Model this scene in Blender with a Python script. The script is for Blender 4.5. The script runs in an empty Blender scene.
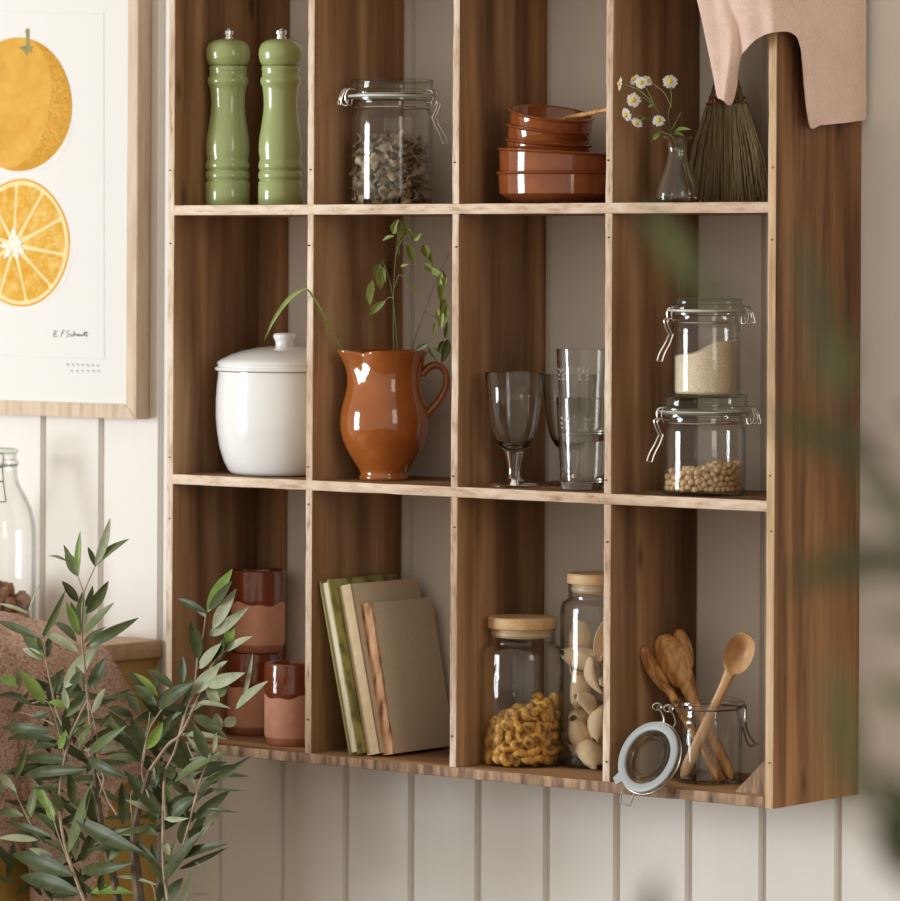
import bpy, bmesh, math, random
import numpy as np
from mathutils import Vector, Matrix, noise as mnoise
random.seed(7); rng = np.random.RandomState(5)
V = Vector; PI = math.pi
C = bpy.context.scene.collection
SC = bpy.context.scene

# ------------------------------------------------------------------ camera
YAW, ROLL, F, SHY = 0.6642, 0.00494, 4348.0, -186.46
CAM = V((3.92703, -4.15413, 1.40462))
FW = V((-math.sin(YAW), math.cos(YAW), 0)); RT = V((math.cos(YAW), math.sin(YAW), 0)); UP = V((0, 0, 1))
def ray(x, y):
    x, y = float(x), float(y)
    a = (x - 450) / F; b = -(y - 450.5 - SHY) / F
    c, s = math.cos(ROLL), math.sin(ROLL)
    return FW + a * (c * RT + s * UP) + b * (c * UP - s * RT)
def at_y(x, y, Y): d = ray(x, y); return CAM + d * ((Y - CAM.y) / d.y)
def at_x(x, y, X): d = ray(x, y); return CAM + d * ((X - CAM.x) / d.x)
def at_z(x, y, Z): d = ray(x, y); return CAM + d * ((Z - CAM.z) / d.z)
def proj_y(P):
    d = V(P) - CAM; z = d.dot(FW); c, q = math.cos(ROLL), math.sin(ROLL)
    return 450.5 + SHY - F * d.dot(c * UP - q * RT) / z
def mpp(P): return (V(P) - CAM).dot(FW) / F            # metres per photo pixel at P
cd = bpy.data.cameras.new('camera'); co = bpy.data.objects.new('camera', cd); C.objects.link(co)
cd.sensor_fit = 'HORIZONTAL'; cd.sensor_width = 36; cd.lens = F / 900 * 36
cd.shift_y = SHY / 900; cd.clip_start = 0.05; cd.clip_end = 50
m3 = Matrix((RT, UP, -FW)).transposed()
m3 = m3 @ Matrix.Rotation(ROLL, 3, 'Z')
co.matrix_world = Matrix.Translation(CAM) @ m3.to_4x4()
cd.dof.use_dof = True; cd.dof.focus_distance = 5.0; cd.dof.aperture_fstop = cd.lens / 1000 / 0.019
SC.camera = co

# ------------------------------------------------------------------ nodes
def new_mat(name):
    m = bpy.data.materials.new(name); m.use_nodes = True
    nt = m.node_tree; b = nt.nodes['Principled BSDF']
    return m, nt, b
def N(nt, t, **k):
    n = nt.nodes.new('ShaderNode' + t)
    for a, v in k.items():
        if a in n.inputs: n.inputs[a].default_value = v
        else: setattr(n, a, v)
    return n
def col4(c): return (c[0], c[1], c[2], 1)
def plain(name, c, rough=.5, coat=0, metal=0, spec=.5, bump=0, bscale=200, sss=0):
    m, nt, b = new_mat(name)
    b.inputs['Base Color'].default_value = col4(c); b.inputs['Roughness'].default_value = rough
    b.inputs['Metallic'].default_value = metal; b.inputs['Coat Weight'].default_value = coat
    b.inputs['Coat Roughness'].default_value = .05; b.inputs['Specular IOR Level'].default_value = spec
    if sss: b.inputs['Subsurface Weight'].default_value = sss; b.inputs['Subsurface Radius'].default_value = (.004, .003, .002)
    if bump:
        tc = N(nt, 'TexCoord'); no = N(nt, 'TexNoise', Scale=bscale, Detail=4.0)
        bp = N(nt, 'Bump', Strength=bump, Distance=.002)
        nt.links.new(tc.outputs['Object'], no.inputs['Vector']); nt.links.new(no.outputs['Fac'], bp.inputs['Height'])
        nt.links.new(bp.outputs['Normal'], b.inputs['Normal'])
    return m
def ramp(nt, stops):
    r = N(nt, 'ValToRGB'); e = r.color_ramp.elements
    e[0].position, e[0].color = stops[0][0], col4(stops[0][1]); e[1].position, e[1].color = stops[-1][0], col4(stops[-1][1])
    for p, c in stops[1:-1]:
        q = e.new(p); q.color = col4(c)
    return r
def noisy(name, stops, scale=(1, 1, 1), ns=10, detail=6, rough=.6, bump=0, bdist=.001, dist=0.0, coat=0, band=None, spec=.5, roughness=.55):
    m, nt, b = new_mat(name)
    tc = N(nt, 'TexCoord'); mp = N(nt, 'Mapping'); mp.inputs['Scale'].default_value = scale
    no = N(nt, 'TexNoise', Scale=ns, Detail=detail, Distortion=dist, Roughness=roughness)
    nt.links.new(tc.outputs['Object'], mp.inputs['Vector']); nt.links.new(mp.outputs['Vector'], no.inputs['Vector'])
    r = ramp(nt, stops); nt.links.new(no.outputs['Fac'], r.inputs['Fac'])
    out = r.outputs['Color']
    if band:      # board to board / patch variation: (mapping scale, noise scale, dark factor)
        mp2 = N(nt, 'Mapping'); mp2.inputs['Scale'].default_value = band[0]
        n2 = N(nt, 'TexNoise', Scale=band[1], Detail=2.0)
        nt.links.new(tc.outputs['Object'], mp2.inputs['Vector']); nt.links.new(mp2.outputs['Vector'], n2.inputs['Vector'])
        r2 = ramp(nt, [(.35, band[2]), (.65, (1, 1, 1))]); nt.links.new(n2.outputs['Fac'], r2.inputs['Fac'])
        mx = N(nt, 'MixRGB', blend_type='MULTIPLY'); mx.inputs['Fac'].default_value = 1
        nt.links.new(out, mx.inputs['Color1']); nt.links.new(r2.outputs['Color'], mx.inputs['Color2']); out = mx.outputs['Color']
    nt.links.new(out, b.inputs['Base Color']); b.inputs['Roughness'].default_value = rough
    b.inputs['Coat Weight'].default_value = coat; b.inputs['Specular IOR Level'].default_value = spec
    if bump:
        bp = N(nt, 'Bump', Strength=bump, Distance=bdist); nt.links.new(no.outputs['Fac'], bp.inputs['Height'])
        nt.links.new(bp.outputs['Normal'], b.inputs['Normal'])
    return m
def thin_glass(name, mid=(.985, .985, .98), edge=(.42, .46, .44), ior=1.5):
    m = bpy.data.materials.new(name); m.use_nodes = True; nt = m.node_tree; nt.nodes.clear()
    o = N(nt, 'OutputMaterial'); mix = N(nt, 'MixShader'); tr = N(nt, 'BsdfTransparent'); gl = N(nt, 'BsdfGlossy', Roughness=.03)
    lw = N(nt, 'LayerWeight', Blend=.5)
    pw = N(nt, 'Math', operation='POWER'); pw.inputs[1].default_value = 3.6; nt.links.new(lw.outputs['Facing'], pw.inputs[0])
    fr = N(nt, 'Math', operation='MULTIPLY_ADD'); fr.inputs[1].default_value = .92; fr.inputs[2].default_value = .04; nt.links.new(pw.outputs[0], fr.inputs[0])
    r = ramp(nt, [(.62, mid), (.95, edge)])
    nt.links.new(lw.outputs['Facing'], r.inputs['Fac']); nt.links.new(r.outputs['Color'], tr.inputs['Color'])
    nt.links.new(fr.outputs[0], mix.inputs['Fac']); nt.links.new(tr.outputs[0], mix.inputs[1]); nt.links.new(gl.outputs[0], mix.inputs[2])
    nt.links.new(mix.outputs[0], o.inputs['Surface'])
    return m
def real_glass(name, c=(.97, .98, .97), ior=1.48):
    m, nt, b = new_mat(name)
    b.inputs['Base Color'].default_value = col4(c); b.inputs['Transmission Weight'].default_value = 1
    b.inputs['Roughness'].default_value = .01; b.inputs['IOR'].default_value = ior
    return m

M = {}
WD = [(.30, (.12, .056, .024)), (.42, (.235, .118, .053)), (.54, (.335, .182, .086)), (.70, (.47, .29, .155))]
def wood3(name, stops, axis, rough=.62, dark=(.45, .42, .40)):
    """planked, weathered timber: fibres plus distorted growth rings"""
    m, nt, b = new_mat(name); L = nt.links.new
    k = {'z': (1, 1, .06), 'x': (.06, 1, 1), 'y': (1, .06, 1)}[axis]
    tc = N(nt, 'TexCoord')
    def tex(kind, sc, **kw):
        mp = N(nt, 'Mapping'); mp.inputs['Scale'].default_value = tuple(sc * q for q in k); n = N(nt, kind, **kw)
        L(tc.outputs['Object'], mp.inputs['Vector']); L(mp.outputs['Vector'], n.inputs['Vector']); return n
    fib = tex('TexNoise', 90, Scale=1.0, Detail=8.0, Roughness=.6, Distortion=.4)
    big = tex('TexNoise', 12, Scale=1.0, Detail=3.0, Distortion=.8)
    wav = tex('TexWave', 7, wave_type='BANDS', bands_direction='DIAGONAL', Scale=1.0, Distortion=14.0, Detail=4.0); wav.inputs['Detail Scale'].default_value = 1.2
    a1 = N(nt, 'Math', operation='MULTIPLY_ADD'); a1.inputs[1].default_value = .42; L(fib.outputs['Fac'], a1.inputs[0])
    a2 = N(nt, 'Math', operation='MULTIPLY_ADD'); a2.inputs[1].default_value = .40; a2.inputs[2].default_value = .02; L(big.outputs['Fac'], a2.inputs[0])
    a3 = N(nt, 'Math', operation='MULTIPLY_ADD'); a3.inputs[1].default_value = .16; L(wav.outputs['Fac'], a3.inputs[0]); L(a2.outputs[0], a3.inputs[2]); L(a3.outputs[0], a1.inputs[2])
    r = ramp(nt, stops); L(a1.outputs[0], r.inputs['Fac'])
    n2 = tex('TexNoise', 9, Scale=1.0, Detail=1.0); r2 = ramp(nt, [(.38, dark), (.58, (1, 1, 1))]); L(n2.outputs['Fac'], r2.inputs['Fac'])
    mx = N(nt, 'MixRGB', blend_type='MULTIPLY'); mx.inputs['Fac'].default_value = 1; L(r.outputs['Color'], mx.inputs['Color1']); L(r2.outputs['Color'], mx.inputs['Color2'])
    kn = N(nt, 'TexVoronoi', Scale=1.0); mpk = N(nt, 'Mapping'); mpk.inputs['Scale'].default_value = tuple(16 * (.35 if q < 1 else 1) for q in k)
    L(tc.outputs['Object'], mpk.inputs['Vector']); L(mpk.outputs['Vector'], kn.inputs['Vector'])
    rk = ramp(nt, [(.03, (.30, .26, .24)), (.13, (1, 1, 1))]); L(kn.outputs['Distance'], rk.inputs['Fac'])
    mk_ = N(nt, 'MixRGB', blend_type='MULTIPLY'); mk_.inputs['Fac'].default_value = .9; L(mx.outputs['Color'], mk_.inputs['Color1']); L(rk.outputs['Color'], mk_.inputs['Color2'])
    L(mk_.outputs['Color'], b.inputs['Base Color']); b.inputs['Roughness'].default_value = rough; b.inputs['Specular IOR Level'].default_value = .35
    bp = N(nt, 'Bump', Strength=.4, Distance=.0008); L(fib.outputs['Fac'], bp.inputs['Height']); L(bp.outputs['Normal'], b.inputs['Normal'])
    return m
M['wood_v'] = wood3('reclaimed wood upright', WD, 'z')
M['wood_h'] = wood3('reclaimed wood board', WD, 'x')
WS = [(.30, (.08, .038, .017)), (.42, (.22, .104, .044)), (.54, (.37, .188, .080)), (.70, (.52, .30, .14))]
M['wood_side'] = wood3('reclaimed wood outer side', WS, 'z', dark=(.5, .44, .40))
ED = [(.26, (.22, .14, .09)), (.37, (.55, .41, .30)), (.47, (.71, .57, .45)), (.60, (.80, .68, .56)), (.8, (.80, .73, .66))]
M['edge_v'] = noisy('pale worn upright edge', ED, scale=(40, 40, 9), ns=4, detail=9, rough=.7, bump=.5, spec=.3, roughness=.65, band=((1, 1, 1), 5, (.70, .60, .52)))
M['edge_h'] = noisy('pale worn board edge', ED, scale=(9, 40, 40), ns=4, detail=9, rough=.7, bump=.5, spec=.3, roughness=.65, band=((1, 1, 1), 5, (.74, .64, .56)))
M['edge_b'] = noisy('saw marked bottom edge', [(.28, (.07, .05, .04)), (.42, (.24, .15, .10)), (.6, (.44, .29, .19)), (.8, (.58, .43, .31))], scale=(26, 10, 5), ns=4, detail=8, rough=.75, bump=.5, spec=.25)
M['edge_r'] = noisy('honey coloured edge', [(.25, (.34, .20, .10)), (.5, (.60, .41, .24)), (.8, (.76, .58, .40))], scale=(40, 40, 4), ns=3, detail=8, rough=.65, bump=.3, spec=.3)
M['wall'] = noisy('painted panelling', [(.3, (.765, .735, .70)), (.7, (.80, .77, .735))], scale=(1, 1, .4), ns=14, detail=5, rough=.6, bump=.08, spec=.3)
M['floor'] = wood3('floorboards', [(.3, (.16, .09, .05)), (.7, (.34, .22, .13))], 'x')
M['counter'] = noisy('oak worktop', [(.3, (.42, .27, .14)), (.7, (.58, .40, .23))], scale=(3, 30, 30), ns=3, detail=7, rough=.5, bump=.1)
M['mustard'] = noisy('mustard paint', [(.3, (.42, .26, .055)), (.7, (.47, .30, .07))], ns=20, rough=.5)
M['green'] = plain('green lacquer', (.335, .40, .165), .2, coat=.7)
M['chrome'] = plain('polished steel', (.82, .82, .82), .15, metal=1)
M['wire'] = plain('steel wire', (.62, .60, .57), .25, metal=1)
M['dwire'] = plain('dark steel wire', (.22, .20, .18), .3, metal=1)
M['glass'] = thin_glass('clear jar glass')
M['glass_green'] = thin_glass('thick greenish glass', (.90, .93, .90), (.40, .46, .42))
M['glass_dark'] = thin_glass('tumbler glass', (.93, .935, .92), (.38, .38, .36))
M['rglass'] = real_glass('solid glass')
M['etch'] = plain('etched frost', (.85, .85, .83), .6)
M['gasket_w'] = plain('clear rubber seal', (.68, .69, .66), .4)
M['seal'] = plain('lid seal', (.56, .48, .37), .4)
M['gasket_g'] = plain('grey rubber seal', (.36, .39, .41), .45)
M['glaze'] = noisy('brown terracotta glaze', [(.3, (.20, .050, .014)), (.6, (.26, .070, .018)), (.8, (.32, .10, .028))], ns=40, detail=3, rough=.10, coat=.6)
M['jug_glaze'] = noisy('orange brown jug glaze', [(.3, (.29, .078, .014)), (.6, (.35, .10, .018)), (.8, (.44, .14, .034))], ns=30, detail=3, rough=.10, coat=.6)
M['mug_glaze'] = noisy('dark red brown mug glaze', [(.3, (.13, .026, .008)), (.6, (.19, .042, .012)), (.85, (.28, .075, .022))], scale=(1, 1, .3), ns=50, detail=3, rough=.12, coat=.6)
M['clay'] = noisy('bare pink clay', [(.3, (.60, .29, .19)), (.7, (.67, .34, .23))], ns=60, detail=4, rough=.75, bump=.05, spec=.25)
M['clay_foot'] = noisy('darker clay foot', [(.3, (.42, .16, .09)), (.7, (.48, .20, .12))], ns=60, detail=4, rough=.7, spec=.25)
M['white'] = plain('white enamel', (.845, .85, .85), .13, coat=.5)
M['bamboo'] = noisy('bamboo lid', [(.3, (.58, .36, .17)), (.7, (.74, .52, .29))], scale=(4, 40, 40), ns=3, detail=5, rough=.5)
OL = [(.25, (.19, .075, .022)), (.42, (.42, .20, .065)), (.58, (.62, .34, .13)), (.8, (.72, .45, .21))]
M['spoon'] = noisy('olive wood', OL, scale=(12, 12, 3), ns=7, detail=6, rough=.42, dist=1.4)
M['spoon_light'] = noisy('light beech wood', [(.3, (.46, .25, .11)), (.55, (.58, .34, .16)), (.8, (.68, .43, .22))], scale=(12, 12, 3), ns=5, detail=6, rough=.45, dist=.8)
M['rice'] = noisy('rice grains', [(.3, (.70, .57, .38)), (.5, (.90, .79, .60)), (.7, (.94, .87, .72))], scale=(1, 1, 1.6), ns=420, detail=2, rough=.7, bump=.9, bdist=.002, spec=.2)
M['chick'] = plain('chickpea skin', (.66, .45, .24), .55, bump=.3, bscale=500)
M['pasta'] = noisy('pasta shell', [(.3, (.68, .50, .30)), (.7, (.82, .66, .44))], ns=60, rough=.6, bump=.1, spec=.3)
M['mush'] = noisy('dried mushroom', [(.32, (.05, .035, .022)), (.46, (.22, .165, .11)), (.6, (.40, .32, .22)), (.75, (.56, .47, .34))], ns=55, detail=4, rough=.8, spec=.2)
M['bark'] = noisy('brown bark', [(.3, (.18, .07, .03)), (.7, (.46, .22, .11))], ns=60, rough=.7)
M['paper'] = plain('print paper', (.755, .75, .735), .8, spec=.2)
M['frame'] = noisy('limed oak frame', [(.25, (.46, .34, .23)), (.5, (.62, .49, .37)), (.8, (.70, .59, .48))], scale=(30, 30, 3), ns=3, detail=7, rough=.65, bump=.2, spec=.3)
M['pinkcloth'] = noisy('pink linen', [(.3, (.70, .51, .43)), (.7, (.78, .60, .52))], scale=(1, 1, 1), ns=260, detail=3, rough=.9, bump=.35, spec=.15, band=((1, 1, 1), 30, (.93, .92, .91)))
M['floral'] = noisy('brown patterned cloth', [(.38, (.40, .235, .175)), (.47, (.54, .355, .275)), (.54, (.74, .59, .49)), (.62, (.48, .30, .23))], ns=230, detail=3, rough=.9, bump=.2, spec=.15, band=((1, 1, 1), 40, (.8, .78, .76)))
M['bark_o'] = noisy('olive twig', [(.3, (.20, .14, .09)), (.7, (.46, .36, .25))], ns=60, rough=.8)
M['trunk'] = noisy('olive trunk', [(.3, (.06, .045, .03)), (.7, (.17, .12, .08))], ns=50, rough=.85, bump=.5)
def leafm(n, a, b, r=.4): return noisy(n, [(.3, a), (.7, b)], ns=70, detail=3, rough=r, spec=.28)
M['lf_dark'] = leafm('dark olive leaf', (.036, .050, .018), (.074, .092, .033), .42)
M['lf_mid'] = leafm('green olive leaf', (.085, .12, .045), (.145, .175, .072))
M['lf_bright'] = leafm('fresh olive leaf', (.12, .21, .035), (.21, .29, .075))
M['lf_pale'] = leafm('pale olive leaf', (.25, .28, .17), (.36, .38, .25), .55)
M['lf_under'] = leafm('silvery leaf underside', (.20, .24, .14), (.30, .32, .20), .6)
M['sprig'] = leafm('hop green', (.20, .26, .055), (.34, .38, .12), .5)
M['stem_g'] = plain('green stem', (.15, .18, .06), .5)
M['stem_d'] = plain('dry dark stem', (.09, .075, .05), .6)
M['petal'] = plain('white petal', (.90, .89, .86), .6)
M['yolk'] = plain('yellow disc', (.72, .50, .02), .7)
M['bristle'] = noisy('broom straw', [(.3, (.09, .066, .028)), (.7, (.29, .22, .105))], scale=(400, 400, 2), ns=1, detail=2, rough=.7, spec=.25)
M['redthread'] = plain('red thread', (.26, .05, .025), .8)
M['page'] = noisy('page edges', [(.35, (.62, .55, .40)), (.65, (.80, .74, .60))], scale=(260, 3, 3), ns=2, rough=.8, spec=.15)
M['bk_green'] = noisy('green book cloth', [(.3, (.24, .215, .085)), (.7, (.30, .27, .115))], ns=90, rough=.8, bump=.1)
M['bk_greenpat'] = noisy('green patterned cover', [(.36, (.13, .125, .04)), (.48, (.30, .27, .075)), (.7, (.37, .335, .12))], scale=(1, 1, .7), ns=45, detail=2, rough=.7)
M['bk_beige'] = noisy('beige book cloth', [(.3, (.53, .43, .305)), (.7, (.58, .475, .345))], ns=300, rough=.85, bump=.1)
M['bk_tan'] = noisy('tan book cloth', [(.3, (.50, .41, .295)), (.7, (.55, .455, .335))], ns=300, rough=.85, bump=.1)
M['bk_spine'] = noisy('beige spine', [(.3, (.56, .43, .26)), (.7, (.66, .53, .34))], ns=120, rough=.8)
M['bk_torn'] = noisy('torn bare spine', [(.36, (.16, .08, .04)), (.46, (.50, .27, .14)), (.6, (.66, .40, .24)), (.75, (.74, .54, .37))], scale=(5, 5, 1), ns=24, detail=7, rough=.85, bump=.5)
M['ink'] = plain('brown ink', (.16, .12, .10), .8, spec=.1)
M['pencil'] = plain('faint pencil', (.69, .68, .66), .8, spec=.1)
M['plate'] = plain('faint plate line', (.70, .69, .675), .8, spec=.1)
M['p_seg'] = noisy('print orange flesh', [(.3, (.62, .31, .04)), (.5, (.70, .39, .06)), (.68, (.76, .52, .17))], ns=70, detail=5, rough=.8, spec=.1)
M['p_dark1'] = noisy('print shaded orange', [(.3, (.58, .29, .035)), (.7, (.65, .345, .05))], ns=60, rough=.8, spec=.1); M['p_dark2'] = noisy('print deep orange', [(.3, (.53, .26, .035)), (.7, (.60, .31, .05))], ns=60, rough=.8, spec=.1)
M['p_pith'] = plain('print pith', (.84, .68, .36), .8, spec=.1)
M['p_core'] = plain('print core', (.84, .80, .70), .8, spec=.1)
M['p_rind'] = plain('print rind', (.74, .37, .04), .8, spec=.1)
M['p_stem'] = plain('print stalk', (.30, .27, .12), .8, spec=.1)
M['p_wash'] = noisy('print grey wash', [(.3, (.74, .70, .66)), (.7, (.80, .78, .75))], ns=30, rough=.8, spec=.1)
M['pot'] = noisy('grey planter', [(.3, (.20, .19, .17)), (.7, (.28, .27, .25))], ns=30, rough=.8)
M['soil'] = noisy('soil', [(.3, (.03, .02, .015)), (.7, (.08, .055, .04))], ns=80, rough=.95, bump=.8)
# whole orange of the print: colours of the painting itself
m, nt, b = new_mat('print orange skin'); M['p_orange'] = m
tc = N(nt, 'TexCoord'); no = N(nt, 'TexNoise', Scale=45.0, Detail=6.0); r = ramp(nt, [(.3, (.60, .30, .035)), (.5, (.67, .355, .045)), (.75, (.71, .41, .07))])
nt.links.new(tc.outputs['Object'], no.inputs['Vector']); nt.links.new(no.outputs['Fac'], r.inputs['Fac']); nt.links.new(r.outputs['Color'], b.inputs['Base Color'])
b.inputs['Roughness'].default_value = .8
# corn: yellow with a toasted hollow
m, nt, b = new_mat('toasted corn'); M['corn'] = m
tc = N(nt, 'TexCoord'); no = N(nt, 'TexNoise', Scale=260.0, Detail=3.0); sx = N(nt, 'SeparateXYZ')
nt.links.new(tc.outputs['Object'], no.inputs['Vector']); nt.links.new(tc.outputs['Object'], sx.inputs[0])
r = ramp(nt, [(.3, (.50, .22, .035)), (.5, (.72, .40, .07)), (.75, (.82, .56, .17))]); nt.links.new(no.outputs['Fac'], r.inputs['Fac'])
ln = N(nt, 'VectorMath', operation='DISTANCE'); ln.inputs[1].default_value = (.0018, 0, .0056); ab = N(nt, 'VectorMath', operation='ABSOLUTE'); nt.links.new(tc.outputs['Object'], ab.inputs[0]); nt.links.new(ab.outputs[0], ln.inputs[0])
mr = N(nt, 'MapRange'); mr.inputs['From Min'].default_value = .0016; mr.inputs['From Max'].default_value = .0056
nt.links.new(ln.outputs['Value'], mr.inputs['Value'])
mx = N(nt, 'MixRGB'); mx.inputs['Color1'].default_value = (.20, .075, .02, 1); nt.links.new(mr.outputs[0], mx.inputs['Fac']); nt.links.new(r.outputs['Color'], mx.inputs['Color2'])
nt.links.new(mx.outputs['Color'], b.inputs['Base Color']); b.inputs['Roughness'].default_value = .38

# ------------------------------------------------------------------ objects
def put(o, label=None, cat=None, group=None, kind=None):
    if label: o['label'] = label
    if cat: o['category'] = cat
    if group: o['group'] = group
    if kind: o['kind'] = kind
    return o
def thing(name, label, cat, loc, group=None):
    o = bpy.data.objects.new(name, None); C.objects.link(o); o.location = loc; o.empty_display_size = .02
    return put(o, label, cat, group)
def root_loc(p):
    while p.parent: p = p.parent
    return V(p.location)
def mk(name, bm, mats, parent=None, loc=None, sharp=38, smooth=True):
    """one mesh object out of world-space geometry"""
    if parent is not None: off = root_loc(parent)
    else: off = V(loc) if loc is not None else V((0, 0, 0))
    bmesh.ops.translate(bm, verts=bm.verts, vec=-off)
    me = bpy.data.meshes.new(name); bm.normal_update(); bm.to_mesh(me); bm.free()
    for mm in (mats if isinstance(mats, (list, tuple)) else [mats]): me.materials.append(M[mm])
    if smooth:
        for p in me.polygons: p.use_smooth = True
        me.set_sharp_from_angle(angle=math.radians(sharp))
    o = bpy.data.objects.new(name, me); C.objects.link(o)
    if parent is not None: o.parent = parent
    else: o.location = off
    return o
def B(): return bmesh.new()
def lathe(bm, axis, prof, n=48, mat=0, mats=None):
    """prof: [(radius, z)] world; radius 0 closes at the axis"""
    rings = []
    for r, z in prof:
        if r < 1e-6: rings.append([bm.verts.new((axis[0], axis[1], z))])
        else: rings.append([bm.verts.new((axis[0] + r * math.cos(2 * PI * i / n), axis[1] + r * math.sin(2 * PI * i / n), z)) for i in range(n)])
    for k, (a, c) in enumerate(zip(rings, rings[1:])):
        mi = mats[k] if mats else mat
        for i in range(n):
            j = (i + 1) % n
            if len(a) == 1 and len(c) == 1: continue
            if len(a) == 1: f = bm.faces.new((a[0], c[j], c[i]))
            elif len(c) == 1: f = bm.faces.new((a[i], a[j], c[0]))
            else: f = bm.faces.new((a[i], a[j], c[j], c[i]))
            f.material_index = mi
    return rings
def pts_smooth(pts, n):
    """Catmull-Rom through the points (any dimension)"""
    P = [np.array(p, float) for p in pts]
    if len(P) < 3:
        return [P[0] + (P[-1] - P[0]) * t for t in np.linspace(0, 1, n)]
    P = [2 * P[0] - P[1]] + P + [2 * P[-1] - P[-2]]
    out = []; seg = len(P) - 3
    for t in np.linspace(0, seg - 1e-9, n):
        i = int(t); u = t - i; a, b, c, d = P[i:i + 4]
        out.append(.5 * (2 * b + (c - a) * u + (2 * a - 5 * b + 4 * c - d) * u * u + (3 * b - a - 3 * c + d) * u ** 3))
    return out
def tube(bm, pts, r, n=6, mat=0, closed=False):
    pts = [V(p) for p in pts]; m = len(pts); rr = r if isinstance(r, (list, tuple)) else [r] * m
    rings = []; nrm = None
    for i, p in enumerate(pts):
        if closed: t = (pts[(i + 1) % m] - pts[i - 1]).normalized()
        else: t = (pts[min(i + 1, m - 1)] - pts[max(i - 1, 0)]).normalized()
        if nrm is None:
            nrm = t.orthogonal().normalized()
        nrm = (nrm - t * nrm.dot(t))
        nrm = nrm.normalized() if nrm.length > 1e-6 else t.orthogonal().normalized()
        bi = t.cross(nrm)
        rings.append([bm.verts.new(p + rr[i] * (math.cos(2 * PI * k / n) * nrm + math.sin(2 * PI * k / n) * bi)) for k in range(n)])
    prs = list(zip(rings, rings[1:])) + ([(rings[-1], rings[0])] if closed else [])
    for a, c in prs:
        for k in range(n):
            f = bm.faces.new((a[k], a[(k + 1) % n], c[(k + 1) % n], c[k])); f.material_index = mat
    if not closed:
        bm.faces.new(list(reversed(rings[0]))).material_index = mat; bm.faces.new(rings[-1]).material_index = mat
def box(bm, a, b, mat=0, bev=0, M4=None):
    r = bmesh.ops.create_cube(bm, size=1)
    vs = r['verts']; a = V(a); b = V(b); c = (a + b) / 2; d = b - a
    for v in vs: v.co = V((c.x + v.co.x * d.x, c.y + v.co.y * d.y, c.z + v.co.z * d.z))
    fs = set(f for v in vs for f in v.link_faces)
    for f in fs: f.material_index = mat
    if bev:
        es = list(set(e for v in vs for e in v.link_edges))
        g = bmesh.ops.bevel(bm, geom=es, offset=bev, segments=2, affect='EDGES', profile=.5)
        vs = list(set(v for f in g['faces'] for v in f.verts) | set(v for v in vs if v.is_valid))
    if M4 is not None:
        for v in vs: v.co = M4 @ v.co
    return vs
DY = [0.0]       # how far below its measured row the base really projects, in photo pixels
def px_prof(prof, s, ybase, z):
    return [(hw * s, z + ((ybase - y) + DY[0] * min(1, max(0, ybase - y) / 20)) * s) for hw, y in prof]
def shell(outer, t):
    """closed thick profile of a vessel from its outer profile (bottom axis ... rim)"""
    inn = []
    for i, (r, z) in enumerate(outer):
        inn.append((max(r - t, 0), z))
    zb = outer[0][1] + t * 1.6
    inn = [(r, max(z, zb)) for r, z in inn]
    inn = [q for i, q in enumerate(inn) if i == 0 or q != inn[i - 1]]
    return outer + list(reversed(inn))

# ------------------------------------------------------------------ setting
GR = 0.103125
def build_wall():
    bm = B(); xs = []
    for k in range(-16, 34):
        x = k * GR
        xs += [(x - .0052, 0), (x - .0046, .004), (x - .0038, .0075), (x + .0026, .0075), (x + .0034, .004), (x + .0056, 0)]
    prev = None
    for x, y in xs:
        a = bm.verts.new((x, y, 0)); b_ = bm.verts.new((x, y, 2.7))
        if prev: bm.faces.new((prev[0], a, b_, prev[1]))
        prev = (a, b_)
    return put(mk('wall_back', bm, 'wall', sharp=20), kind='structure')
build_wall()
bm = B(); box(bm, (-1.7, -5.2, -.05), (5.2, 0.0, 0)); put(mk('floor', bm, 'floor', smooth=False), kind='structure')

# shelf unit ------------------------------------------------------------
D = .17328; YF = -D
XR = [.38138, .60326, .82272, 1.04284, 1.26503]    # right faces of the uprights
TV = .0104; TS = .0125
Z1, Z2 = 1.47495, 1.14611; ZB = .80786; ZB_T = ZB + TS; ZTOP = Z1 + .328
def plank_bm(a, b, nz, nx, wob, axis):
    """a board with slightly worn front arrises"""
    bm = B(); vs = box(bm, a, b)
    return bm
def board(name, a, b, mats, parent, wear=.0012, seed=0, grain='x'):
    bm = B()
    a = V(a); b = V(b); box(bm, a, b)
    L = max(range(3), key=lambda i: (b - a)[i])
    cut = [e for e in bm.edges if abs((e.verts[0].co - e.verts[1].co)[L]) > 1e-6]
    bmesh.ops.subdivide_edges(bm, edges=cut, cuts=46, use_grid_fill=True)
    es = [e for e in bm.edges if all(abs(v.co.y - a.y) < 1e-6 for v in e.verts) and abs((e.verts[0].co - e.verts[1].co)[L]) > 1e-6]
    bmesh.ops.bevel(bm, geom=es, offset=.0011, segments=2, affect='EDGES', profile=.5)
    T = [i for i in range(3) if i not in (L, 1)][0]
    mid = (a + b)[T] / 2
    for v in bm.verts:
        if v.co.y < a.y + .003:
            q = mnoise.noise(V((v.co[L] * 22, seed * 3.1, 0))) + .6 * mnoise.noise(V((v.co[L] * 75, seed * 7.7, 2)))
            v.co.y += abs(q) * wear
            v.co[T] += (1 if v.co[T] < mid else -1) * max(0, q) * wear * .7
    for f in bm.faces:
        f.normal_update(); f.material_index = 1 if f.normal.y < -.55 else 0
    return mk(name, bm, mats, parent, sharp=50)
shelf = thing('wall_shelf', 'large reclaimed wood pigeonhole shelf unit hung on the cream panelled wall', 'shelf', (.82, -.087, ZB))
board('side_panel', (XR[0] - TV, YF, ZB + TS), (XR[0], -.001, ZTOP), ['wood_v', 'edge_v'], shelf, seed=1)
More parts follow.
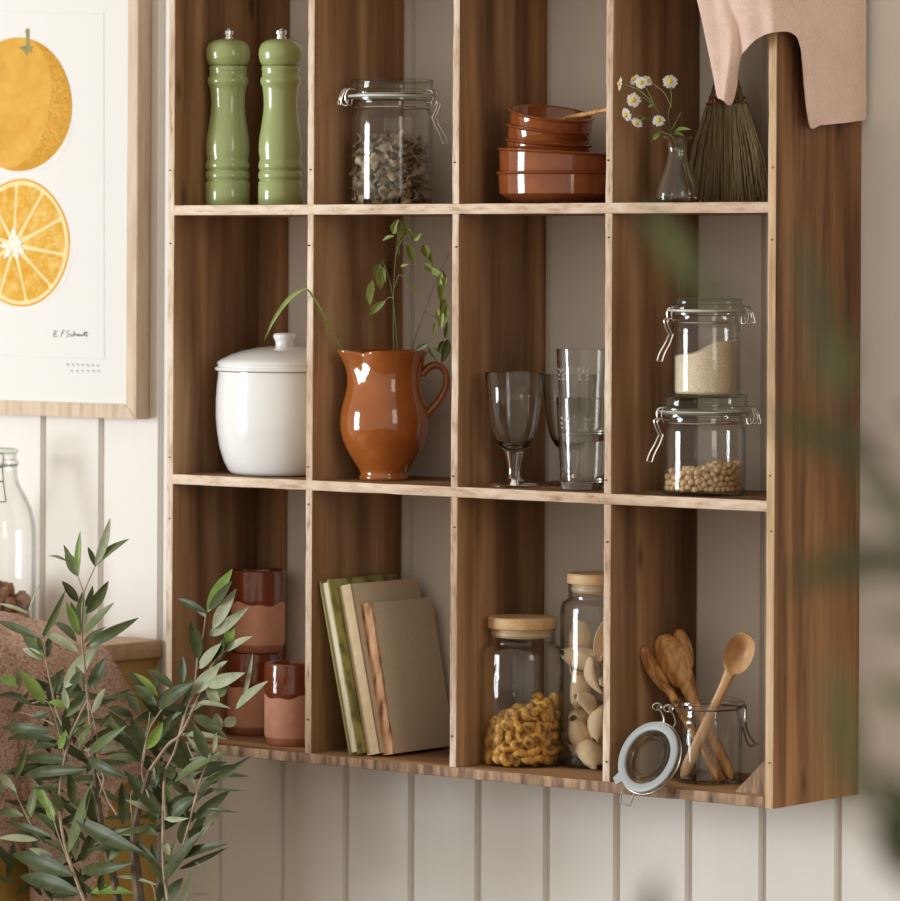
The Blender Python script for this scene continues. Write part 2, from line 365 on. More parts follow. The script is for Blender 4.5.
board('side_panel', (XR[4] - .0112, YF, ZB), (XR[4], -.001, ZTOP), ['wood_side', 'edge_r'], shelf, seed=2, wear=.0006)
for i in (1, 2, 3):
    board('divider', (XR[i] - TV, YF + .0006, ZB_T), (XR[i], -.003, ZTOP), ['wood_v', 'edge_v'], shelf, seed=2 + i)
xl, xr = XR[0] - .0005, XR[4] - .0105
board('shelf_board', (xl, YF, Z1 - TS), (xr, -.003, Z1), ['wood_h', 'edge_h'], shelf, seed=11, wear=.0010)
board('shelf_board', (xl, YF, Z2 - TS), (xr, -.003, Z2), ['wood_h', 'edge_h'], shelf, seed=12)
board('bottom_board', (XR[0] - TV, YF, ZB), (XR[4] - .0112, -.001, ZB_T), ['wood_h', 'edge_b'], shelf, seed=13, wear=.0018)
board('top_board', (XR[0] - TV, YF, ZTOP), (XR[4], -.001, ZTOP + TS), ['wood_h', 'edge_h'], shelf, seed=14)
bm = B(); xb_ = at_y(286.5, 330, -.004).x
board('hanging_batten', (XR[0] + .0003, -.016, ZB_T + .001), (xb_, -.0015, ZTOP - .001), ['wood_v', 'wood_v'], shelf, seed=21)
bm = B()        # triangular corner block
x0 = XR[4] - .0113; y0 = -.158
tri = [(x0, ZB_T), (x0, ZB_T + .048), (x0 - .050, ZB_T)]
va = [bm.verts.new((x, y0, z)) for x, z in tri]; vb = [bm.verts.new((x, y0 + .016, z)) for x, z in tri]
bm.faces.new(va); bm.faces.new(list(reversed(vb)))
for i in range(3): bm.faces.new((va[i], vb[i], vb[(i + 1) % 3], va[(i + 1) % 3]))
bmesh.ops.recalc_face_normals(bm, faces=bm.faces)
mk('corner_block', bm, 'edge_b', shelf, smooth=False)
# nail heads on the front edges
for i in range(5):
    for z in (Z1 - .03, Z2 - .035, Z2 + .03, ZB_T + .03, Z1 + .05):
        bm = B(); bmesh.ops.create_cone(bm, cap_ends=True, segments=8, radius1=.0011, radius2=.0009, depth=.002, matrix=Matrix.Translation((XR[i] - TV / 2 + random.uniform(-.002, .002), YF - .0001, z + random.uniform(-.022, .012))) @ Matrix.Rotation(PI / 2, 4, 'X'))
        mk('nail_head', bm, 'stem_d', shelf, smooth=False)

def stand(cx, yb, z, hw, Y=None):
    """centre of a round base of half width hw px whose lowest visible point is at (cx, yb)"""
    if Y is None:
        f = at_z(cx, yb, z); r = hw * mpp(f); c = f + FW * r; Y = c.y
    s = mpp(at_y(cx, yb, Y)); r = hw * s
    Y = min(max(Y, YF + r + .002), -r - .003)
    c = at_y(cx, yb, Y); print('stand', cx, 'X %.3f Y %.3f r %.3f' % (c.x, Y, r), 'base seen at z %.3f want %.3f' % (c.z, z))
    DY[0] = proj_y((c.x, Y, z)) - yb
    return V((c.x, Y, z)), mpp(c)

# ------------------------------------------------------------------ pepper mills
def mill(cx, label):
    c, s = stand(cx, 203, Z1, 22.3, Y=-.105); t = thing('pepper_mill', label, 'pepper mill', c, 'green lacquered mills')
    pr = lambda p: px_prof(p, s, 203.5, Z1)
    bm = B(); lathe(bm, c, pr([(0, 203.5), (21.6, 203.5), (22.2, 202.5), (22.3, 183), (21.6, 182), (20.8, 181.5), (20.8, 180.5), (21.9, 179.3), (22.3, 176), (21.7, 172.6), (20.6, 171.7), (20.6, 170.8), (21.7, 170), (22.3, 166), (21.5, 162.2), (20.8, 161.2), (21.0, 159), (21.9, 153), (22.0, 147), (21.3, 138), (19.6, 127), (17.9, 116), (17.2, 107), (17.4, 98), (18.2, 90), (19.0, 86.5), (20.2, 84.6), (20.9, 81.5), (20.2, 78.4), (19.0, 77.2), (18.9, 72), (19.4, 70.8), (19.4, 67.2), (18.6, 66.6), (0, 66.6)]))
    mk('body', bm, 'green', t, sharp=60)
    bm = B(); lathe(bm, c, pr([(0, 66.2), (18.4, 66.2), (19.9, 64.6), (21.8, 60.5), (22.5, 55), (22.2, 50), (20.3, 45), (16.6, 41.6), (11, 39.7), (5, 39.2), (0, 39.2)])); mk('head', bm, 'green', t, sharp=60)
    bm = B(); lathe(bm, c, pr([(0, 39.4), (5.2, 39.4), (5.2, 37.6), (4, 37), (4, 35.5), (5.6, 35), (5.6, 31.5), (4.8, 30.6), (2, 30.4), (1.8, 29.3), (0, 29.2)]), n=20); mk('knob', bm, 'chrome', t)
mill(227.6, 'tall green lacquered pepper mill with a steel knob, nearer the left side of the shelf')
mill(280.3, 'tall green lacquered pepper mill with a steel knob, close to the jar of dried mushrooms')

# ------------------------------------------------------------------ clip top jars
def rot_pt(c, a, b, z): return V((c.x, c.y, 0)) + RT * a + FW * b + V((0, 0, z))
def ring_pts(c, r, z, n=40): return [(c.x + r * math.cos(2 * PI * i / n), c.y + r * math.sin(2 * PI * i / n), z) for i in range(n)]
def jar_body(t, c, s, yb, hw, ysh, ynk, hwn, yrim, hwr, z, mat='glass', th=2.2):
    outer = px_prof([(0, yb - 1.5), (hw * .72, yb - .6), (hw * .86, yb), (hw * .95, yb - .8), (hw * .99, yb - 2.6), (hw, yb - 6), (hw, ysh + 5), (hw * .99, ysh + 1.5), (hw * .965, ysh - 1), (hwn, ynk), (hwn, yrim + 4), (hwr, yrim + 3), (hwr, yrim + .6), (hwr - 1, yrim)], s, yb, z)
    bm = B(); lathe(bm, (c.x, c.y), shell(outer, th * s), n=64); mk('jar', bm, mat, t, sharp=45)
def clasp(bm, c, s, z0, y0, side, hwl, yring, hwn, wr):
    """lever clasp hanging on one side; y0: row of base z0"""
    def q(a, b, y): return rot_pt(c, side * (a * .91 + b * .42) * s, (b * .91 - a * .42) * s, z0 + (y0 - y) * s)
    for b in (-5, 5):
        tube(bm, pts_smooth([q(hwl - 5, b * .7, yring - 10), q(hwl + 2, b, yring - 8), q(hwl + 3, b, yring - 1), q(hwl + 1, b, yring + 5)], 12), wr)
        tube(bm, pts_smooth([q(hwn + 1, b * .6, yring + 3), q(hwl + 6, b * .7, yring + 2), q(hwl + 6, b * .7, yring + 9), q(hwl + 1, b * .7, yring + 19)], 14), wr)
        tube(bm, pts_smooth([q(hwl + 1, b * .8, yring + 17), q(hwl + 5, b, yring + 26), q(hwl + 11, b * 1.1, yring + 36), q(hwl + 14, b * 1.1, yring + 44)], 12), wr)
    tube(bm, [q(hwl + 14, -5.5, yring + 44), q(hwl + 14, 5.5, yring + 44)], wr)
    tube(bm, [q(hwl + 1, -4, yring + 18), q(hwl + 1, 4, yring + 18)], wr)
    tube(bm, [q(hwl - 4, -3.5, yring - 10), q(hwl - 4, 3.5, yring - 10)], wr)
def hinge(bm, c, s, z0, y0, side, hwl, yring, hwn, wr):
    def q(a, b, y): return rot_pt(c, side * (a * .91 + b * .42) * s, (b * .91 - a * .42) * s, z0 + (y0 - y) * s)
    for b in (-6, 6):
        tube(bm, pts_smooth([q(hwl - 3, b, yring - 9), q(hwl + 5, b, yring - 10), q(hwl + 9, b, yring - 3), q(hwl + 7, b, yring + 5), q(hwl + 2, b * .9, yring + 6), q(hwl + 1, b * .8, yring)], 20), wr)
        tube(bm, pts_smooth([q(hwl + 4, b * .5, yring - 10), q(hwl + 10, b * .5, yring - 5), q(hwl + 13, b * .5, yring + 6)], 10), wr)
    tube(bm, [q(hwl + 13, -3, yring + 6), q(hwl + 13, 3, yring + 6)], wr)
def clip_jar(cx, yb, hw, ysh, yneck, yrim, hwl, ylid, zb, Y, label, claspside, name='clip_jar'):
    c, s = stand(cx, yb, zb, hw, Y=Y); t = thing(name, label, 'jar', c)
    jar_body(t, c, s, yb, hw, ysh, yneck, hw * .93, yrim, hwl - 1, zb)
    P = lambda p: px_prof(p, s, yb, zb)
    bm = B(); lathe(bm, c, P([(hwl * .86, yrim - .1), (hwl - .5, yrim - .2), (hwl - .1, yrim - 1.4), (hwl - .5, yrim - 2.6), (hwl * .86, yrim - 2.7), (hwl * .86, yrim - .1)]), n=64); mk('gasket', bm, 'gasket_w', t)
    h = yrim - ylid
    bm = B(); lathe(bm, c, P([(0, yrim + 1.5), (hwl * .78, yrim + 1.5), (hwl * .84, yrim - 2.9), (hwl, yrim - 2.9), (hwl + .4, yrim - 5), (hwl - .5, yrim - 7.5), (hwl * .93, yrim - 8), (hwl * .92, ylid + 3), (hwl * .94, ylid + 1), (hwl * .92, ylid), (hwl * .84, ylid + .2), (hwl * .80, ylid + 3), (0, ylid + 4)]), n=64); mk('lid', bm, 'glass_green', t)
    bm = B(); yr = yneck - 1; wr = .00085
    tube(bm, ring_pts(c, (hw * .93 + .9) * s, zb + (yb - yr) * s), wr, closed=True)
    tube(bm, ring_pts(c, (hwl + 1.0) * s, zb + (yb - yrim + 5) * s), wr, closed=True)
    clasp(bm, c, s, zb, yb, claspside, hwl, yrim, hw * .93, wr); mk('wire_clasp', bm, 'wire', t)
    bm = B(); hinge(bm, c, s, zb, yb, -claspside, hwl, yrim, hw * .93, wr); mk('wire_hinge', bm, 'wire', t)
    return t, c, s
jm, cm, sm = clip_jar(391.5, 203, 41, 113, 107, 98, 44.5, 80, Z1, -.10, 'tall clip top glass jar half filled with dried mushrooms beside the green mills', 1)
jc, cc, sc_ = clip_jar(703.5, 491, 42, 427, 420, 413, 47, 394, Z2, -.118, 'wide clip top glass jar of chickpeas standing under the rice jar', -1)
zr = Z2 + (491 - 393.6) * sc_
jr, cr, sr = clip_jar(706, 392.5, 34, 325, 319, 312, 38.5, 298, zr, -.118, 'small clip top glass jar of white rice stacked on the chickpea jar', -1)

def relax(pts, r, R, c, zb, ztop=None, it=60):
    P = np.array(pts); rr = 2 * r
    for k in range(it):
        d = P[:, None, :] - P[None, :, :]; L = np.sqrt((d ** 2).sum(-1)) + np.eye(len(P)); ov = np.clip(rr - L, 0, None); np.fill_diagonal(ov, 0)
        P += (d / L[..., None] * ov[..., None]).sum(1) * .35
        q = P[:, :2] - np.array([c.x, c.y]); ln = np.sqrt((q ** 2).sum(1)) + 1e-9; f = np.minimum(1, (R - r) / ln); P[:, :2] = np.array([c.x, c.y]) + q * f[:, None]
        P[:, 2] = np.maximum(P[:, 2] - r * .012, zb + r)
    return P
def lattice(r, R, c, zb, top):
    """hexagonal filling of a round jar below the surface top(x along image right, y away)"""
    out = []; dz = r * 1.66; k = 0; z = zb + r
    while z < zb + .3:
        n = int(R / r) + 2
        for i in range(-n, n):
            for j in range(-n, n):
                a = (i + (j % 2) * .5 + (k % 2) * .33) * 2.02 * r; b_ = j * 1.75 * r + (k % 2) * .6 * r
                if math.hypot(a, b_) < R - r * .85 and z + r < zb + top(a, b_):
                    p = rot_pt(c, a, b_, z); out.append([p.x + random.uniform(-1, 1) * r, p.y + random.uniform(-1, 1) * r, z + random.uniform(-.9, .9) * r])
        z += dz; k += 1
    return out
def to_cam(p): return -(V(p) - CAM).length
def scatter(name, mats_, proto_bms, P, r, label, cat, group, sname, slabel, nmax=300, rot=True, restfac=1.0):
    """the nmax nearest the camera as things of their own, the rest as one heap"""
    order = sorted(range(len(P)), key=lambda i: (V(P[i]) - CAM).dot(FW) - 0.3 * V(P[i]).z)
    mes = []
    for bm in proto_bms:
        me = bpy.data.meshes.new(name); bm.to_mesh(me); me.materials.append(M[mats_])
        for p in me.polygons: p.use_smooth = True
        mes.append(me)
    rest = B()
    for n, i in enumerate(order):
        eul = (random.uniform(0, 6.28), random.uniform(0, 6.28), random.uniform(0, 6.28))
        from mathutils import Euler
        sc2 = random.uniform(.9, 1.06)
        if n < nmax:
            o = bpy.data.objects.new(name, random.choice(mes)); C.objects.link(o); o.location = P[i]; o.rotation_euler = eul; o.scale = (sc2,) * 3
            put(o, label, cat, group)
        else:
            k0 = len(rest.verts); rest.from_mesh(random.choice(mes)); rest.verts.ensure_lookup_table()
            mt = Matrix.LocRotScale(V(P[i]), Euler(eul), V((sc2,) * 3))
            for v in rest.verts[k0:]: v.co = mt @ v.co
    if len(order) > nmax:
        o = mk(sname, rest, mats_, loc=V(P[order[-1]])); put(o, slabel, cat, None, 'stuff')
    else: rest.free()
    for bm in proto_bms: bm.free()
# chickpeas
def pea():
    bm = B(); bmesh.ops.create_icosphere(bm, subdivisions=2, radius=.0036)
    for v in bm.verts:
        n = v.co.normalized(); k = 1 + .25 * max(0, n.x) ** 6 - .06 * math.cos(n.z * 3) + .03 * mnoise.noise(n * 3)
        if abs(n.y) < .25 and n.x < .3: k -= .05
        v.co *= k
    return bm
top = lambda a, b_: ((491 - 465) + a / sc_ / 42 * 9) * sc_
P = relax(lattice(.0036, 39.3 * sc_, cc, Z2 + .0042, top), .0036, 39.4 * sc_, cc, Z2 + .0042, it=80)
print('chickpeas', len(P))
scatter('chickpea', 'chick', [pea(), pea()], P, .0036, 'round beige chickpea heaped in the wide clip top jar', 'chickpea', 'chickpeas in the wide jar', 'chickpea_heap', 'the further chickpeas of the heap at the back of the wide clip top jar')
# rice
bm = B(); n = 56; Rr = 31.4 * sr
bot = zr + .0042; rings = []
tops = lambda a: zr + ((392.5 - 343) + a / (34 * sr) * 11 + 1.5 * math.sin(a / sr * .16)) * sr
for k in range(9):
    r0 = Rr * k / 8
    if k == 0: rings.append([bm.verts.new(rot_pt(cr, 0, 0, tops(0)))])
    else:
        rg = []
        for i in range(n):
            a, b_ = r0 * math.cos(2 * PI * i / n), r0 * math.sin(2 * PI * i / n); rg.append(bm.verts.new(rot_pt(cr, a, b_, tops(a) + random.uniform(-.0003, .0003))))
        rings.append(rg)
rings.append([bm.verts.new(rot_pt(cr, Rr * math.cos(2 * PI * i / n), Rr * math.sin(2 * PI * i / n), bot + .002)) for i in range(n)])
rings.append([bm.verts.new(rot_pt(cr, .93 * Rr * math.cos(2 * PI * i / n), .93 * Rr * math.sin(2 * PI * i / n), bot)) for i in range(n)])
for a, b_ in zip(rings, rings[1:]):
    for i in range(n):
        j = (i + 1) % n
        if len(a) == 1: bm.faces.new((a[0], b_[i], b_[j]))
        else: bm.faces.new((a[i], b_[i], b_[j], a[j]))
bm.faces.new(list(reversed(rings[-1])))
o = mk('rice', bm, 'rice', loc=(cr.x, cr.y, bot)); put(o, 'sloping heap of white rice inside the small clip top jar', 'rice', None, 'stuff')
# dried mushrooms
def mushroom():
    bm = B(); bmesh.ops.create_grid(bm, x_segments=9, y_segments=7, size=1)
    ph = random.uniform(0, 9); cu = random.uniform(1.2, 2.6); w = random.uniform(.55, 1.0)
    for v in bm.verts:
        x, y = v.co.x, v.co.y; edge = 1 - .25 * abs(mnoise.noise(V((x * 1.5 + ph, y * 1.5, 0)))) * 2
        x *= edge * .0100; y *= edge * w * .0100
        z = .0046 * math.sin(x / .0100 * cu * 1.3 + ph) + .0036 * math.sin(y / .0100 * 3 + ph * 2) + .003 * mnoise.noise(V((x * 200 + ph, y * 200, ph)))
        v.co = V((x, y, z))
    bmesh.ops.solidify(bm, geom=bm.faces[:], thickness=.0011)
    return bm
mt = lambda a, b_: (203 - 138 + 5 * math.sin(a * 160)) * sm
P = lattice(.0060, 38.5 * sm, cm, Z1 + .003, mt); P = relax(P, .0060, 38.4 * sm, cm, Z1 + .002, it=60)
print('mushrooms', len(P))
scatter('dried_mushroom', 'mush', [mushroom() for _ in range(7)], P, .008, 'curled grey brown dried mushroom slice in the tall clip top jar', 'dried mushroom', 'dried mushrooms in the jar', 'mushroom_heap', 'other dried mushroom slices')

# ------------------------------------------------------------------ terracotta bowls
def bowl(cx, ytop, ybot, hwt, hwb, Y, label, tilt=(0, 0), lip=2.2, name='bowl', cat='bowl', zb=None, bevel=9):
    """a wide dish: rim row ytop at its left edge, base row ybot"""
    P0 = at_y(cx, ybot, Y); s = mpp(P0); z = zb if zb is not None else P0.z
    c = V((P0.x, Y, z)); t = thing(name, label, cat, c, 'brown glazed dishes in the stack')
    h = (ybot - ytop)
    pr = [(0, 0), (hwb, 0), (hwt - 2.4, bevel), (hwt - 1.4, h - 3.6), (hwt - .6, h - 3.0), (hwt + .9, h - 1.9), (hwt + 1.1, h - .7), (hwt, h), (hwt - 2, h - .1), (hwt - 3.6, h - 1.5), (hwt - 5, bevel + 1), (hwb - 1, 2.5), (0, 2.3)]
    bm = B(); lathe(bm, (0, 0), [(a * s, b_ * s) for a, b_ in pr], n=72)
    R4 = Matrix.Translation(c) @ Matrix.Rotation(tilt[0], 4, FW) @ Matrix.Rotation(tilt[1], 4, RT)
    for v in bm.verts: v.co = R4 @ v.co
    mk('dish', bm, 'glaze', t, sharp=50)
    return c, s
# ring: thickness runs along the image axes only so tilts read as in the photo
YB = -.093
c0, s0 = bowl(559, 171, 203.3, 62.5, 45, YB, 'lowest and widest brown glazed dish, standing on the upper shelf', zb=Z1, bevel=10)
c1, s1 = bowl(557, 151, 183, 61, 45, YB, 'wide brown glazed dish second from the bottom of the stack', tilt=(.05, .02), zb=Z1 + 21.5 * s0, bevel=9)
zst = c1.z + 9 * s0
def sm_bowl(cx, yl, k, label, tl): return bowl(cx, yl, yl + 30, 43, 33, YB - .004, label, tilt=tl, zb=None, bevel=7)
sm_bowl(546.5, 141, 0, 'lowest of the three small brown glazed bowls nested on the wide dishes', (.07, .07))
sm_bowl(547, 126.5, 1, 'middle one of the three small brown glazed bowls in the stack', (.085, .11))
cb, sb = sm_bowl(549, 111.5, 2, 'topmost small brown glazed bowl, tilted, holding a wooden spoon', (.10, .19))

# ------------------------------------------------------------------ spoons
def spoon_mesh(base, tip, nrm, L_bowl, wb, wh, th, dish, endw=None, curve=0):
    """handle end at base, bowl tip at tip, bowl opening towards nrm"""
    base, tip, nrm = V(base), V(tip), V(nrm); ax = (tip - base); L = ax.length; ax.normalize()
    nrm = (nrm - ax * nrm.dot(ax)).normalized(); sd = ax.cross(nrm)
    bm = B(); rings = []; n = 44; K = 9
    us = [(1 - L_bowl / L) * i / 16 for i in range(16)] + [1 - L_bowl / L + (L_bowl / L) * (1 - math.cos(PI * i / 30)) / 2 for i in range(31)]
    for u in us:
        x = u * L; xb = (x - (L - L_bowl)) / L_bowl
        if xb <= 0:
            q = x / (L - L_bowl); w = (endw or wh) * (1 - q) + wh * q; w *= min(1, .35 + 9 * q) if q < .08 else 1
            hh = th; dd = 0
            w2 = w if q < .75 else w + (wb * .42 - w) * ((q - .75) / .25) ** 2
            w = w2
        else:
            e = math.sqrt(max(0, 1 - (2 * min(max(xb, .0), 1) - 1) ** 2)); e0 = .42 * (1 - xb) ** 2
            w = max(wb * (e ** .8), wb * e0, .0006); hh = th * (1 - .55 * math.sin(PI * min(1, xb)) ) * (1 if xb < .95 else .7)
            dd = dish * math.sin(PI * xb) ** .8 if 0 < xb < 1 else 0
        cen = base + ax * x + nrm * (curve * math.sin(PI * u)); ring = []
        for k in range(K):
            v = -1 + 2 * k / (K - 1); rz = math.sqrt(max(0, 1 - v * v)) if xb <= 0 else (1 - abs(v) ** 5)
            ring.append(cen + sd * (v * w) + nrm * (hh * .5 * rz - dd * (1 - v * v)))
        for k in range(K - 2, 0, -1):
            v = -1 + 2 * k / (K - 1); rz = math.sqrt(max(0, 1 - v * v))
            ring.append(cen + sd * (v * w) + nrm * (-hh * .5 * rz - dd * 1.05 * (1 - v * v)))
        rings.append([bm.verts.new(p) for p in ring])
    for a, c in zip(rings, rings[1:]):
        m = len(a)
        for k in range(m): bm.faces.new((a[k], a[(k + 1) % m], c[(k + 1) % m], c[k]))
    bm.faces.new(list(reversed(rings[0]))); bm.faces.new(rings[-1])
    bmesh.ops.recalc_face_normals(bm, faces=bm.faces)
    return bm
def spoon(name, label, b, t, nrm, *a, mat='spoon', **k):
    bm = spoon_mesh(b, t, nrm, *a, **k)
    return put(mk(name, bm, mat, loc=V(b), sharp=70), label, 'spoon')
q = at_y(606, 110, YB - .03); p = at_y(560, 119, YB - .01)
spoon('wooden_spoon', 'small wooden spoon lying across the topmost tilted bowl', at_y(612, 108.5, YB - .035), at_y(556, 120, YB - .005), (0, -.3, 1), .022, .0085, .0048, .0055, .003)

# ------------------------------------------------------------------ bud vase and chamomile
cv, sv = stand(677, 202, Z1, 22, Y=-.146)
t = thing('bud_vase', 'small clear glass bud vase with a flared lip in front of the broom', 'vase', cv)
bm = B(); lathe(bm, cv, shell(px_prof([(0, 201.5), (18, 202), (21, 201), (22, 197), (21.5, 191), (19, 182), (14.5, 171), (11, 161), (9.5, 152), (10, 145), (13, 140), (16, 137.5), (16.2, 136.6)], sv, 202, Z1), 1.7 * sv), n=48)
mk('vase', bm, 'rglass', t, sharp=50)
def fz(x, y): return (605 + x / 5.294, 60 + y / 5.294)
def fl(x, y, d=0):
    px, py = fz(x, y); Y = VY + d - .045 * min(1, max(0, (400 - y) / 160))
    while at_y(px, py, Y).x < XR[3] + .008 and Y > -.24: Y -= .004
    return at_y(px, py, Y)
def flower(bm_s, head, nrm, r):
    nrm = V(nrm).normalized(); u = nrm.orthogonal().normalized(); w = nrm.cross(u)
    bp = B()
    for k in range(13):
        a = 2 * PI * k / 13 + random.uniform(-.12, .12); d = u * math.cos(a) + w * math.sin(a); e = nrm.cross(d)
        L = r * random.uniform(.88, 1.08); pts = []
        for f, wd, h in ((.25, .09, .02), (.55, .2, .05), (.85, .19, -.03), (1.0, .07, -.1)):
            pts.append((head + d * L * f + nrm * h * r, e * wd * r))
        vs = [(bp.verts.new(p - o_), bp.verts.new(p + nrm * .05 * r), bp.verts.new(p + o_)) for p, o_ in pts]
        for a_, b_ in zip(vs, vs[1:]):
            bp.faces.new((a_[0], a_[1], b_[1], b_[0])); bp.faces.new((a_[1], a_[2], b_[2], b_[1]))
    bmesh.ops.solidify(bp, geom=bp.faces[:], thickness=.0002)
    bd = B(); bmesh.ops.create_uvsphere(bd, u_segments=14, v_segments=8, radius=r * .36)
    Rm = nrm.to_track_quat('Z', 'Y').to_matrix().to_4x4()
    for v in bd.verts: v.co = Rm @ V((v.co.x, v.co.y, v.co.z * .8 + r * .08)) + head
    return bp, bd
VY = -.146
neck = fz(355, 400)
def sprig(label, heads, stems, leaves):
    base = at_y(*fz(490, 705), VY + .006); t = thing('chamomile_sprig', label, 'flower', base, 'chamomile sprigs in the bud vase')
    bm = B()
    for st in stems:
        yy = [VY + .02 * 0 for _ in st]
        P_ = [fl(x, y, d) for (x, y, d) in st]
        tube(bm, pts_smooth(P_, 22), [.0008 - .0003 * i / 21 for i in range(22)], n=5)
    sto = mk('stem', bm, 'stem_g', t)
    for (x, y, d, nr, r) in heads:
        h = fl(x, y, d); n3 = RT * nr[0] + UP * nr[1] - FW * nr[2]
        bp, bd = flower(None, h, n3, r * sv); f = mk('flower_head', bp, 'petal', t); mk('disc', bd, 'yolk', f)
    if leaves:
        bm = B()
        for (x, y, x2, y2, w) in leaves: leaf_geo(bm, fl(x, y), fl(x2, y2, -.01), -FW + UP * .4, w, .1)
        mk('leaf', bm, ['lf_bright', 'lf_mid'], t)
def leaf_geo(bm, base, tip, nrm, w, bend=.12, crease=.25, m0=0, m1=1, th=.0003, n=9, fold=0):
    """a lanceolate blade with a crease; upper face material m0, lower m1; w half width"""
    base, tip = V(base), V(tip); ax = tip - base; L = ax.length
    if L < 1e-5: return
    ax = ax / L; nrm = V(nrm); nrm = (nrm - ax * nrm.dot(ax))
    nrm = nrm.normalized() if nrm.length > 1e-5 else ax.orthogonal().normalized()
    sd = ax.cross(nrm); up_r, dn_r = [], []
    for i in range(n + 1):
        u = i / n; wd = w * (math.sin(PI * min(1, u ** .85)) ** .8) if 0 < u < 1 else 0
        wd = max(wd, w * .06); cen = base + ax * L * u + nrm * (bend * L * math.sin(PI * u)) + sd * (.03 * L * math.sin(2.5 * u + fold))
        row = [cen + sd * wd * v + nrm * (crease * wd * abs(v)) for v in (-1, -.5, 0, .5, 1)]
        up_r.append([bm.verts.new(p + nrm * th * .5) for p in row]); dn_r.append([bm.verts.new(p - nrm * th * .5) for p in row])
    for i in range(n):
        for k in range(4):
            f = bm.faces.new((up_r[i][k], up_r[i + 1][k], up_r[i + 1][k + 1], up_r[i][k + 1])); f.material_index = m0; f.normal_update()
            if f.normal.dot(nrm) < 0: f.normal_flip()
            f = bm.faces.new((dn_r[i][k], dn_r[i][k + 1], dn_r[i + 1][k + 1], dn_r[i + 1][k])); f.material_index = m1
        for a_, b_ in ((0, 0), (4, 4)):
            f = bm.faces.new((up_r[i][a_], dn_r[i][a_], dn_r[i + 1][a_], up_r[i + 1][a_])); f.material_index = m0
inv = (490, 705, .006)
sprig('chamomile sprig reaching furthest to the left with its flowers seen from the side',
      [(78, 125, -.01, (-.95, .1, .2), 7), (150, 212, -.02, (-.15, .1, 1), 7.3), (155, 103, .0, (-.6, .5, .5), 6.5), (192, 120, -.008, (-.3, .2, .9), 6.5)],
      [[inv, (420, 560, .002), (360, 400, 0), (330, 360, 0), (262, 240, 0), (180, 160, -.005), (92, 125, -.01)], [(262, 240, 0), (200, 200, -.012), (155, 212, -.018)], [(262, 240, 0), (225, 160, 0), (195, 125, -.006)], [(180, 160, -.005), (165, 130, 0), (157, 108, 0)]], [(262, 240, 225, 250, .0016)])
sprig('tallest chamomile sprig with a flower turned to the front',
      [(345, 113, 0, (.1, .35, .9), 7.6), (225, 108, .004, (.5, .5, .7), 6.5)],
      [[inv, (440, 580, .004), (365, 420, 0), (350, 370, 0), (335, 290, 0), (352, 220, 0), (346, 125, 0)], [(352, 250, 0), (310, 170, 0), (240, 115, .003)], [(350, 370, 0), (380, 320, 0), (400, 280, 0)]], [(370, 380, 455, 365, .0028), (365, 388, 420, 400, .002)])
sprig('low chamomile sprig with drooping flowers above the vase lip',
      [(113, 290, -.012, (-.7, -.3, .5), 7), (168, 332, -.01, (-.5, -.6, .6), 6.6), (285, 320, -.016, (-.1, .3, 1), 6.4)],
      [[inv, (410, 540, 0), (357, 400, -.004), (320, 350, -.008), (290, 330, -.014)], [(357, 400, 0), (280, 370, 0), (245, 320, 0), (200, 300, -.005), (135, 290, -.01)], [(245, 320, 0), (210, 310, -.008), (180, 325, -.01)]], [(290, 385, 255, 425, .0028)])

# ------------------------------------------------------------------ hand broom
def bz(x, y): return (605 + x / 5.294, 60 + y / 5.294)
YBr = -.055
bc = at_y(728, 203, YBr); sbz = mpp(bc)
t = thing('hand_broom', 'small straw hand broom fanned out on the upper shelf under the pink cloth', 'broom', (bc.x, YBr, Z1 + .001))
bm = B()
for i in range(620):
    u = random.uniform(-1, 1); d = random.uniform(-1, 1)
    tp = at_y(727 + u * 20, 104 + random.uniform(-1, 1), YBr + d * .006)
    yb = 202.5 - random.random() ** 3 * 10
    bt = at_y(728.5 + u * (44 if u < 0 else 44), yb, YBr + d * .013)
    bt.z = max(bt.z, Z1 + .002)
    if u < -.6: bt += UP * (-u - .6) * random.uniform(0, .05)
    mid = tp.lerp(bt, .5) + RT * u * .0035 + RT * random.uniform(-.0015, .0015)
    tube(bm, [tp, mid, bt], [.0008, .0009, .0004], n=3)
for i in range(70):
    u = random.uniform(-1, 1); d = random.uniform(-1, 1)
    tube(bm, [at_y(727 + u * 20, 106, YBr + d * .006), at_y(727 + u * 10, 72, YBr + d * .005), at_y(727 + u * 6, 35, YBr + d * .004)], .0009, n=3)
mk('bristles', bm, 'bristle', t)
bm = B()
for y in (97.5, 104):
    w = 17.5 + (y - 97) * .45; P_ = [at_y(727, y + 1.0 * math.sin(k * PI / 12) , YBr) + RT * (w * sbz * math.cos(2 * PI * k / 24)) + FW * (.0085 * math.sin(2 * PI * k / 24)) for k in range(24)]
    tube(bm, P_, .0011, n=6, closed=True)
mk('binding', bm, 'redthread', t)
bm = B(); tube(bm, [at_y(727, 60, YBr), at_y(727, 20, YBr), at_y(727, -30, YBr)], [.008, .0085, .0075], n=12); mk('handle', bm, 'bristle', t)

